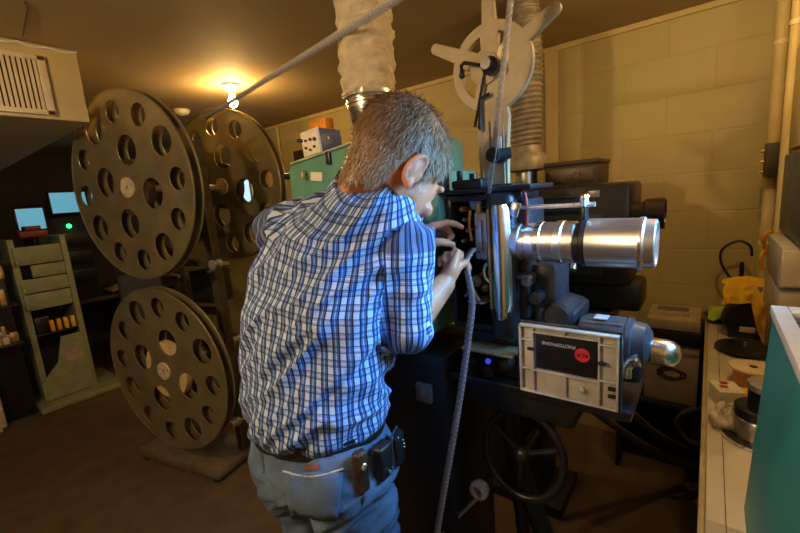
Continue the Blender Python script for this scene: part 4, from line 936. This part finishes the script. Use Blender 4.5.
# ---- hair
CR = H(0, -.045, .121)
def inhair(x, y, z):
    # head coordinates of a point on the skull: True where hair grows
    if y > .042+.55*max(0, z-.035) and z < .12: 
        return False
    if y > .008 and z < .026: return False                       # temples and face
    if y > -.052 and z < .018 and abs(x) > .045: return y > -.008 and y < .006 and z > -.015
    if z < -.104+.62*abs(x): return False
    return True
bm = bmesh.new(); tl = bm.verts.layers.float.new('tone')
def skull(z, ph):
    zz = max(z, .0); q = math.sqrt(max(0, 1-((zz-.035)/.0895)**2))
    if z < 0: q *= 1-.36*(-z/.10)
    return .0805*q*math.cos(ph), -.018+.1035*q*math.sin(ph), z
# under-layer shell
N1, N2 = 40, 72; grid = {}
for i in range(1, N1):
    th = .124-.224*(1-math.cos(PI*.5*i/N1)) if False else .1235-.2275*(i/N1)**1.5
    for j in range(N2):
        x, y, z = skull(th, 2*PI*j/N2); grid[i, j] = (x, y, z)
vv = {}
def gv(i, j):
    if (i, j) not in vv:
        q = bm.verts.new(H(*grid[i, j])); q[tl] = .28+.2*random.random(); vv[i, j] = q
    return vv[i, j]
for i in range(1, N1-1):
    for j in range(N2):
        ks = [(i, j), (i, (j+1) % N2), (i+1, (j+1) % N2), (i+1, j)]
        c = [sum(grid[k][a] for k in ks)/4 for a in range(3)]
        if inhair(*c) and not (c[2] > .092 and c[1] > -.06): bm.faces.new([gv(*k) for k in ks])
cnt = 0
while cnt < 9000:
    z = random.uniform(-.106, .1242); ph = random.uniform(0, 2*PI)
    x, y, z = skull(z, ph)
    if not inhair(x, y, z): continue
    crown = (x*x+(y+.02)**2)**.5
    if z > .085 and random.random() < .6: continue
    cnt += 1
    P0 = V((x, y, z)); nrm = V((x/.08**2, (y+.018)/.1**2, (max(z, .0)-.035)/.088**2)).normalized()
    away = (P0-V((.005, -.05, .118))); away -= nrm*away.dot(nrm)
    if away.length < 1e-4: away = V((0, 1, 0))
    away.normalize()
    jit = V((random.gauss(0, .25), random.gauss(0, .25), random.gauss(0, .25)))
    if z > .08 and y > -.02: away = (away+V((.35, .25, 0)))
    dirn = (away+jit+nrm*.28).normalized()
    ln = random.uniform(.016, .026)*(1.0 if z > .0 else .7)
    side = dirn.cross(nrm).normalized()*random.uniform(.0004, .00065)
    pr_ = [P0+nrm*-.001, P0+dirn*ln*.5+nrm*.002, P0+dirn*ln-nrm*.002]
    grey = .30+.34*max(0, min(1, (y+.03)/.09))+random.gauss(0, .16)+(.16 if z < -.01 else 0)
    pv = None
    for q, w_ in zip(pr_, (1, .9, .15)):
        c2_ = [bm.verts.new(H(*(q+side*w_))), bm.verts.new(H(*(q-side*w_)))]
        for t_ in c2_: t_[tl] = max(0, min(1, grey))
        if pv: bm.faces.new((pv[0], pv[1], c2_[1], c2_[0]))
        pv = c2_
me = bpy.data.meshes.new('hair'); bm.to_mesh(me); bm.free()
put('hair', me, HAIR, man, 180)
# ---- shirt
b = B()
sh = [(1.028, .170, .143), (1.042, .180, .155), (1.065, .186, .165), (1.10, .188, .169), (1.14, .188, .168), (1.20, .196, .166), (1.30, .208, .162), (1.38, .213, .155), (1.45, .208, .145), (1.51, .196, .130), (1.555, .172, .112), (1.595, .125, .098), (1.625, .086, .082)]
b.loft([ring(spine(z), rx, ry, 48, pw=.92) for z, rx, ry in sh])
SLR = [RSH+Z*.0, RSH.lerp(REL, .55), REL+V((0, 0, .004)), REL.lerp(RWR, .12)]
SLL = [LSH, LSH.lerp(LEL, .55), LEL, LEL.lerp(LWR, .22)]
b.caps(SLR[:3], [.073, .067, .066], 24); b.cyl(REL, SLR[3], .066, .062, 28)
b.caps(SLL[:3], [.075, .066, .062], 24); b.cyl(LEL, SLL[3], .062, .062, 28)
b.caps([spine(1.545)-lt*.03, LSH], [.09, .08], 20); b.caps([spine(1.53)+lt*.03, RSH], [.085, .070], 20)
me = remesh(b, .0065, 'shirt', 9, .5)
def seg_t(p, a, c): d = c-a; t_ = max(0, min(1, (p-a).dot(d)/d.length_squared)); return t_, (p-a-d*t_).length
def arm_near(p):
    best = None
    for ch, r_ in ((SLR, .07), (SLL, .07)):
        base = 0
        for a, c in zip(ch, ch[1:]):
            t_, dd = seg_t(p, a, c)
            if best is None or dd < best[0]: best = (dd, ch, a, c, base+t_*(c-a).length)
            base += (c-a).length
    return best
fold_dir = (lt*-.72+Z*-.69).normalized(); fold_n = fold_dir.cross(f).normalized()
me.update(); cos = [v.co.copy() for v in me.vertices]; nos = [v.normal.copy() for v in me.vertices]; isarm = []
for i, p in enumerate(cos):
    dd, ch, a, c, s = arm_near(p)
    q = p-spine(p.z); el = math.sqrt((q.dot(lt)/.185)**2+(q.dot(f)/.155)**2)
    ia = dd < .082 and (el > 1.0 or p.z > 1.62) ; isarm.append(ia)
    if ia:
        d = .010*noise.noise(V((p.dot(fold_dir)*9, p.dot(fold_n)*38, p.dot(f)*20)))+.006*noise.noise(p*24)+.004*math.sin(s*75+4*noise.noise(p*9))*min(1, s*4)
    else:
        # folds running from the right armpit, soft horizontal blousing at the waist
        w1 = noise.noise(V((p.dot(fold_dir)*4.5, p.dot(fold_n)*23, p.dot(f)*7)))
        w2 = noise.noise(V((p.x*5+3, p.y*5, p.z*19)))
        low_ = max(0, min(1, (1.22-p.z)/.2))
        w3 = noise.noise(V((p.dot(fold_dir)*7+5, p.dot(fold_n)*44, p.dot(f)*11)))
        d = .017*(.5-abs(w1)*2.0) + .004*(.4-abs(w3)*2) + .016*w2*low_ + .003*noise.noise(p*30)
        d += .007*math.sin(q.dot(lt)*30+p.z*22)*max(0, 1-abs(p.z-1.36)/.2)*.5
        if p.z < 1.055: d *= .5
    me.vertices[i].co = p+nos[i]*d
uvl = me.uv_layers.new(name='UVMap')
for poly in me.polygons:
    arm = sum(isarm[v] for v in poly.vertices)*2 > len(poly.vertices)
    for li in poly.loop_indices:
        p = cos[me.loops[li].vertex_index]
        if arm:
            dd, ch, a, c, s = arm_near(p); ax = (ch[-2]-ch[0]).normalized(); rf = (Z-ax*Z.dot(ax)).normalized() if abs(ax.z) < .9 else lt
            rf = (f*-1-ax*(-f).dot(ax)).normalized(); q = p-(a+(c-a)*seg_t(p, a, c)[0]); q = q-ax*q.dot(ax); an = math.atan2(q.dot(ax.cross(rf)), q.dot(rf))
            uvl.data[li].uv = (an*.066+.4, s+.013)
        else:
            q = p-spine(p.z); an = math.atan2(q.dot(lt), -q.dot(f))
            flat = q.dot(lt) if p.z > 1.5 else None
            wv = (an*.18)
            uvl.data[li].uv = (wv+1.0+(p.z-1.2)*.10, p.z+.03*math.sin(an)+(q.dot(f)*-.35 if p.z > 1.45 else 0))
shirt = put('shirt', me, PLAID, man, 180)
# collar
b = B(); cn = (H(0, -.024, -.06)-NC).normalized(); cn = (cn+Z*.35).normalized(); cu_ = (lt-cn*lt.dot(cn)).normalized(); cv_ = cn.cross(cu_)
base = NC+cn*.0
rs = [(.086, -.03), (.084, -.005), (.078, .022), (.075, .030), (.070, .028), (.068, .015), (.068, -.02)]
b.loft([ring(base+cn*h, r, r*1.02, 44, cu_, cv_) for r, h in rs], cap=False)
me = b.mesh('collar'); uvl = me.uv_layers.new(name='UVMap')
for lp in me.loops:
    q = me.vertices[lp.vertex_index].co-base; uvl.data[lp.index].uv = (math.atan2(q.dot(cu_), q.dot(cv_))*.085+q.dot(cn)*.3, q.dot(cn)+.02*math.atan2(q.dot(cu_), q.dot(cv_)))
col = put('collar', me, PLAID, shirt, 180)
for ch, nm in ((SLR, 'cuff'), (SLL, 'cuff')):
    ax = (ch[3]-ch[2]).normalized(); u_, w_ = frame(ax); bb = B()
    bb.loft([[ch[3]+ax*h+(u_*math.cos(a)+w_*math.sin(a))*(r+.004*math.sin(3*a+1)) for a in [2*PI*k/36 for k in range(36)]] for r, h in ((.060, -.02), (.0635, -.012), (.0645, .008), (.061, .011), (.05, .006))], cap=False)
    mc = bb.mesh(nm); uvl = mc.uv_layers.new(name='UVMap')
    for lp in mc.loops:
        q = mc.vertices[lp.vertex_index].co-ch[3]; uvl.data[lp.index].uv = (math.atan2(q.dot(u_), q.dot(w_))*.066, q.dot(ax)+.3)
    put(nm, mc, PLAID, shirt, 180)
# ---- jeans
b = B()
b.loft([ring(spine(z)+lt*max(0, min(.03, (1.03-z)*.3)) if z > .85 else PC, rx, ry, 40, pw=.95) for z, rx, ry in [(.90, .176, .14), (.92, .192, .160), (.98, .186, .157), (1.03, .176, .15), (1.075, .166, .143)]])
for L_, r0_ in ((HL, .083), (HRt, .092)):
    q = L_[0].lerp(L_[1], .45); b.caps([L_[0]-Z*.03, q, L_[1], L_[1].lerp(L_[2], .5), L_[2]-Z*.03], [r0_, r0_*.88, .076, .070, .064], 24)
b.caps([PC-f*.05-lt*.05-Z*.04, PC-f*.055-lt*.055+Z*.02], [.09, .095], 24); b.caps([PC-f*.05+lt*.10-Z*.04, PC-f*.055+lt*.10+Z*.02], [.093, .095], 24)
me = remesh(b, .008, 'jeans', 10, .5); me.update()
cs = [(v.co.copy(), v.normal.copy()) for v in me.vertices]
for v, (p, nn_) in zip(me.vertices, cs):
    d = .012*noise.noise(V((p.x*7, p.y*7, p.z*20+p.x*12)))+.008*(.4-abs(noise.noise(V((p.x*9, p.y*9+4, p.z*30-p.x*14))))*2)*(1 if p.z < .96 else .3)+.003*noise.noise(p*26)
    if p.z < .25: d += .009*math.sin(p.z*70+3*noise.noise(p*6))
    v.co = p+nn_*d
jeans = put('jeans', me, DENIM, man, 180)
from mathutils.bvhtree import BVHTree
bv = BVHTree.FromPolygons([v.co.copy() for v in me.vertices], [list(p_.vertices) for p_ in me.polygons])
def on(px, py, off=.003):
    h = bv.ray_cast(EYE, ray(px, py).normalized()); 
    return (h[0]+h[1]*off, h[1]) if h[0] else (D(px, py, .98), V((.6, -.8, 0)))
def wb(px, py): return on(px, py)[0]
def patch(corners, n_=8):
    b_ = B(); g = []
    for i in range(n_+1):
        row = []
        for j in range(n_+1):
            u, v = i/n_, j/n_; a = [corners[0][k]*(1-u)+corners[1][k]*u for k in (0, 1)]; c = [corners[3][k]*(1-u)+corners[2][k]*u for k in (0, 1)]
            row.append(wb(a[0]*(1-v)+c[0]*v, a[1]*(1-v)+c[1]*v))
        g.append(row)
    b_.loft(g, cap=False, close=False); return b_
pk = obj('back_pocket', patch([(286, 472), (343, 472), (338, 518), (291, 516)]), DENIM, jeans, 80)
pk.modifiers.new('t', 'SOLIDIFY').thickness = .004
obj('pocket_edge', B().tube([wb(284+59*k/12, 470+6*math.sin(PI*k/12)-2*k/12) + V((.002, -.002, 0)) for k in range(13)], .0022, 8), STITCH, jeans)
obj('leather_patch', patch([(305, 465), (320, 464), (320, 469), (305, 470)], 4), mat('red_brown_tag', (.16, .045, .04), .7), jeans, 80)
for px in (262, 375): obj('belt_loop', B().tube([wb(px, 452), wb(px+1, 462), wb(px+2, 472)], .006, 8, flat=.5), DENIM, jeans)
bel = B(); n_ = 56; rings_ = []
for k in range(n_+1):
    a = 2*PI*k/n_; nn_ = lt*math.cos(a)+f*math.sin(a)
    o_ = V((PC.x, PC.y, 1.045)); h = bv.ray_cast(o_+nn_*.5, -nn_); c = h[0] if h[0] else o_+nn_*.18
    rings_.append([c+nn_*.001+Z*-.016, c+nn_*.006+Z*-.016, c+nn_*.006+Z*.016, c+nn_*.001+Z*.016])
bel.loft(rings_[:-1]+[rings_[0]], cap=False); obj('belt', bel, LEATHER, man, 60)
for L_ in (HL, HRt):
    a = V((L_[2].x, L_[2].y, 0))
    sb = B().loft([[a+f*y_+lt*w_*math.cos(t_)+Z*max(.004, h_*(.5+.5*math.sin(t_))) for t_ in [2*PI*k/20 for k in range(20)]] for y_, w_, h_ in [(-.095, .012, .03), (-.085, .034, .075), (-.05, .042, .105), (0, .043, .11), (.05, .045, .085), (.11, .052, .06), (.165, .042, .045), (.19, .016, .025)]])
    so = obj('shoe', sb, SHOE, man, 60)
    obj('sole', B().prism([(w_*sx, y_) for sx, seq in ((1, 1), (-1, -1)) for y_, w_ in ([(-.095, .02), (-.06, .044), (.05, .047), (.11, .054), (.17, .04), (.195, .012)][::seq])], a, lt, f, .014), RUBBER, so)
# ---- things on the belt
def belt_frame(px, py, off):
    p, n_ = on(px, py, 0); n_ = V((n_.x, n_.y, 0)).normalized(); return p+n_*off, n_, Z.cross(n_).normalized()
def case_box(b_, o, n_, t_, w_, h_, d_, bev, z0=0):
    q = M((t_, n_, Z)).transposed(); b_.box(o-V((w_/2, d_/2, h_/2-z0)), o+V((w_/2, d_/2, h_/2+z0)), bev, q, 3); return b_
o, n_, t_ = belt_frame(376, 458, .018)
t = thing('leather_pouch', 'black leather belt pouch with flap at the right hip of the man', 'pouch', o-Z*.05, 'pouches on the belt')
pb_ = obj('body', case_box(B(), o, n_, t_, .045, .085, .03, .007), LEATHER, t)
obj('flap', case_box(B(), o+n_*.004+Z*.018, n_, t_, .048, .052, .03, .007), LEATHER, t)
obj('button', B().cyl(o+n_*.018-Z*.022, o+n_*.023-Z*.022, .004, seg=14), STEEL, t)
o, n_, t_ = belt_frame(357, 466, .014)
t = thing('knife_sheath', 'dark brown leather sheath with shiny snap hanging on the belt of the man', 'sheath', o-Z*.06, 'pouches on the belt')
obj('body', case_box(B(), o-Z*.006, n_, t_, .032, .10, .024, .008), LEATHERB, t)
obj('strap', case_box(B(), o+n_*.012+Z*.02, n_, t_, .026, .045, .006, .002), LEATHERB, t)
obj('tail', case_box(B(), o+t_*-.004-Z*.066, n_, t_, .013, .05, .008, .003), LEATHERB, t)
obj('snap', B().lathe(o+n_*.015+Z*.012, n_, [(.0095, 0), (.0095, .003), (.007, .0055), (.002, .006)], 20), CHROME, t)
o, n_, t_ = belt_frame(389, 446, .024)
t = thing('phone_holster', 'rounded black phone holster clipped to the belt by the right front hip', 'holster', o-Z*.05, 'pouches on the belt')
obj('shell', case_box(B(), o+Z*.0, n_, t_, .05, .085, .028, .013), mat('glossy_black_plastic', (.012, .013, .015), .18), t)
obj('rim', case_box(B(), o-n_*.008-Z*.003, n_, t_, .054, .09, .008, .004), MGREY, t)
for k in range(3): obj('stud', B().sph(o+n_*.014+Z*(.02-.012*k)+t_*(.004*k), .0028, seg=10), CHROME, t)
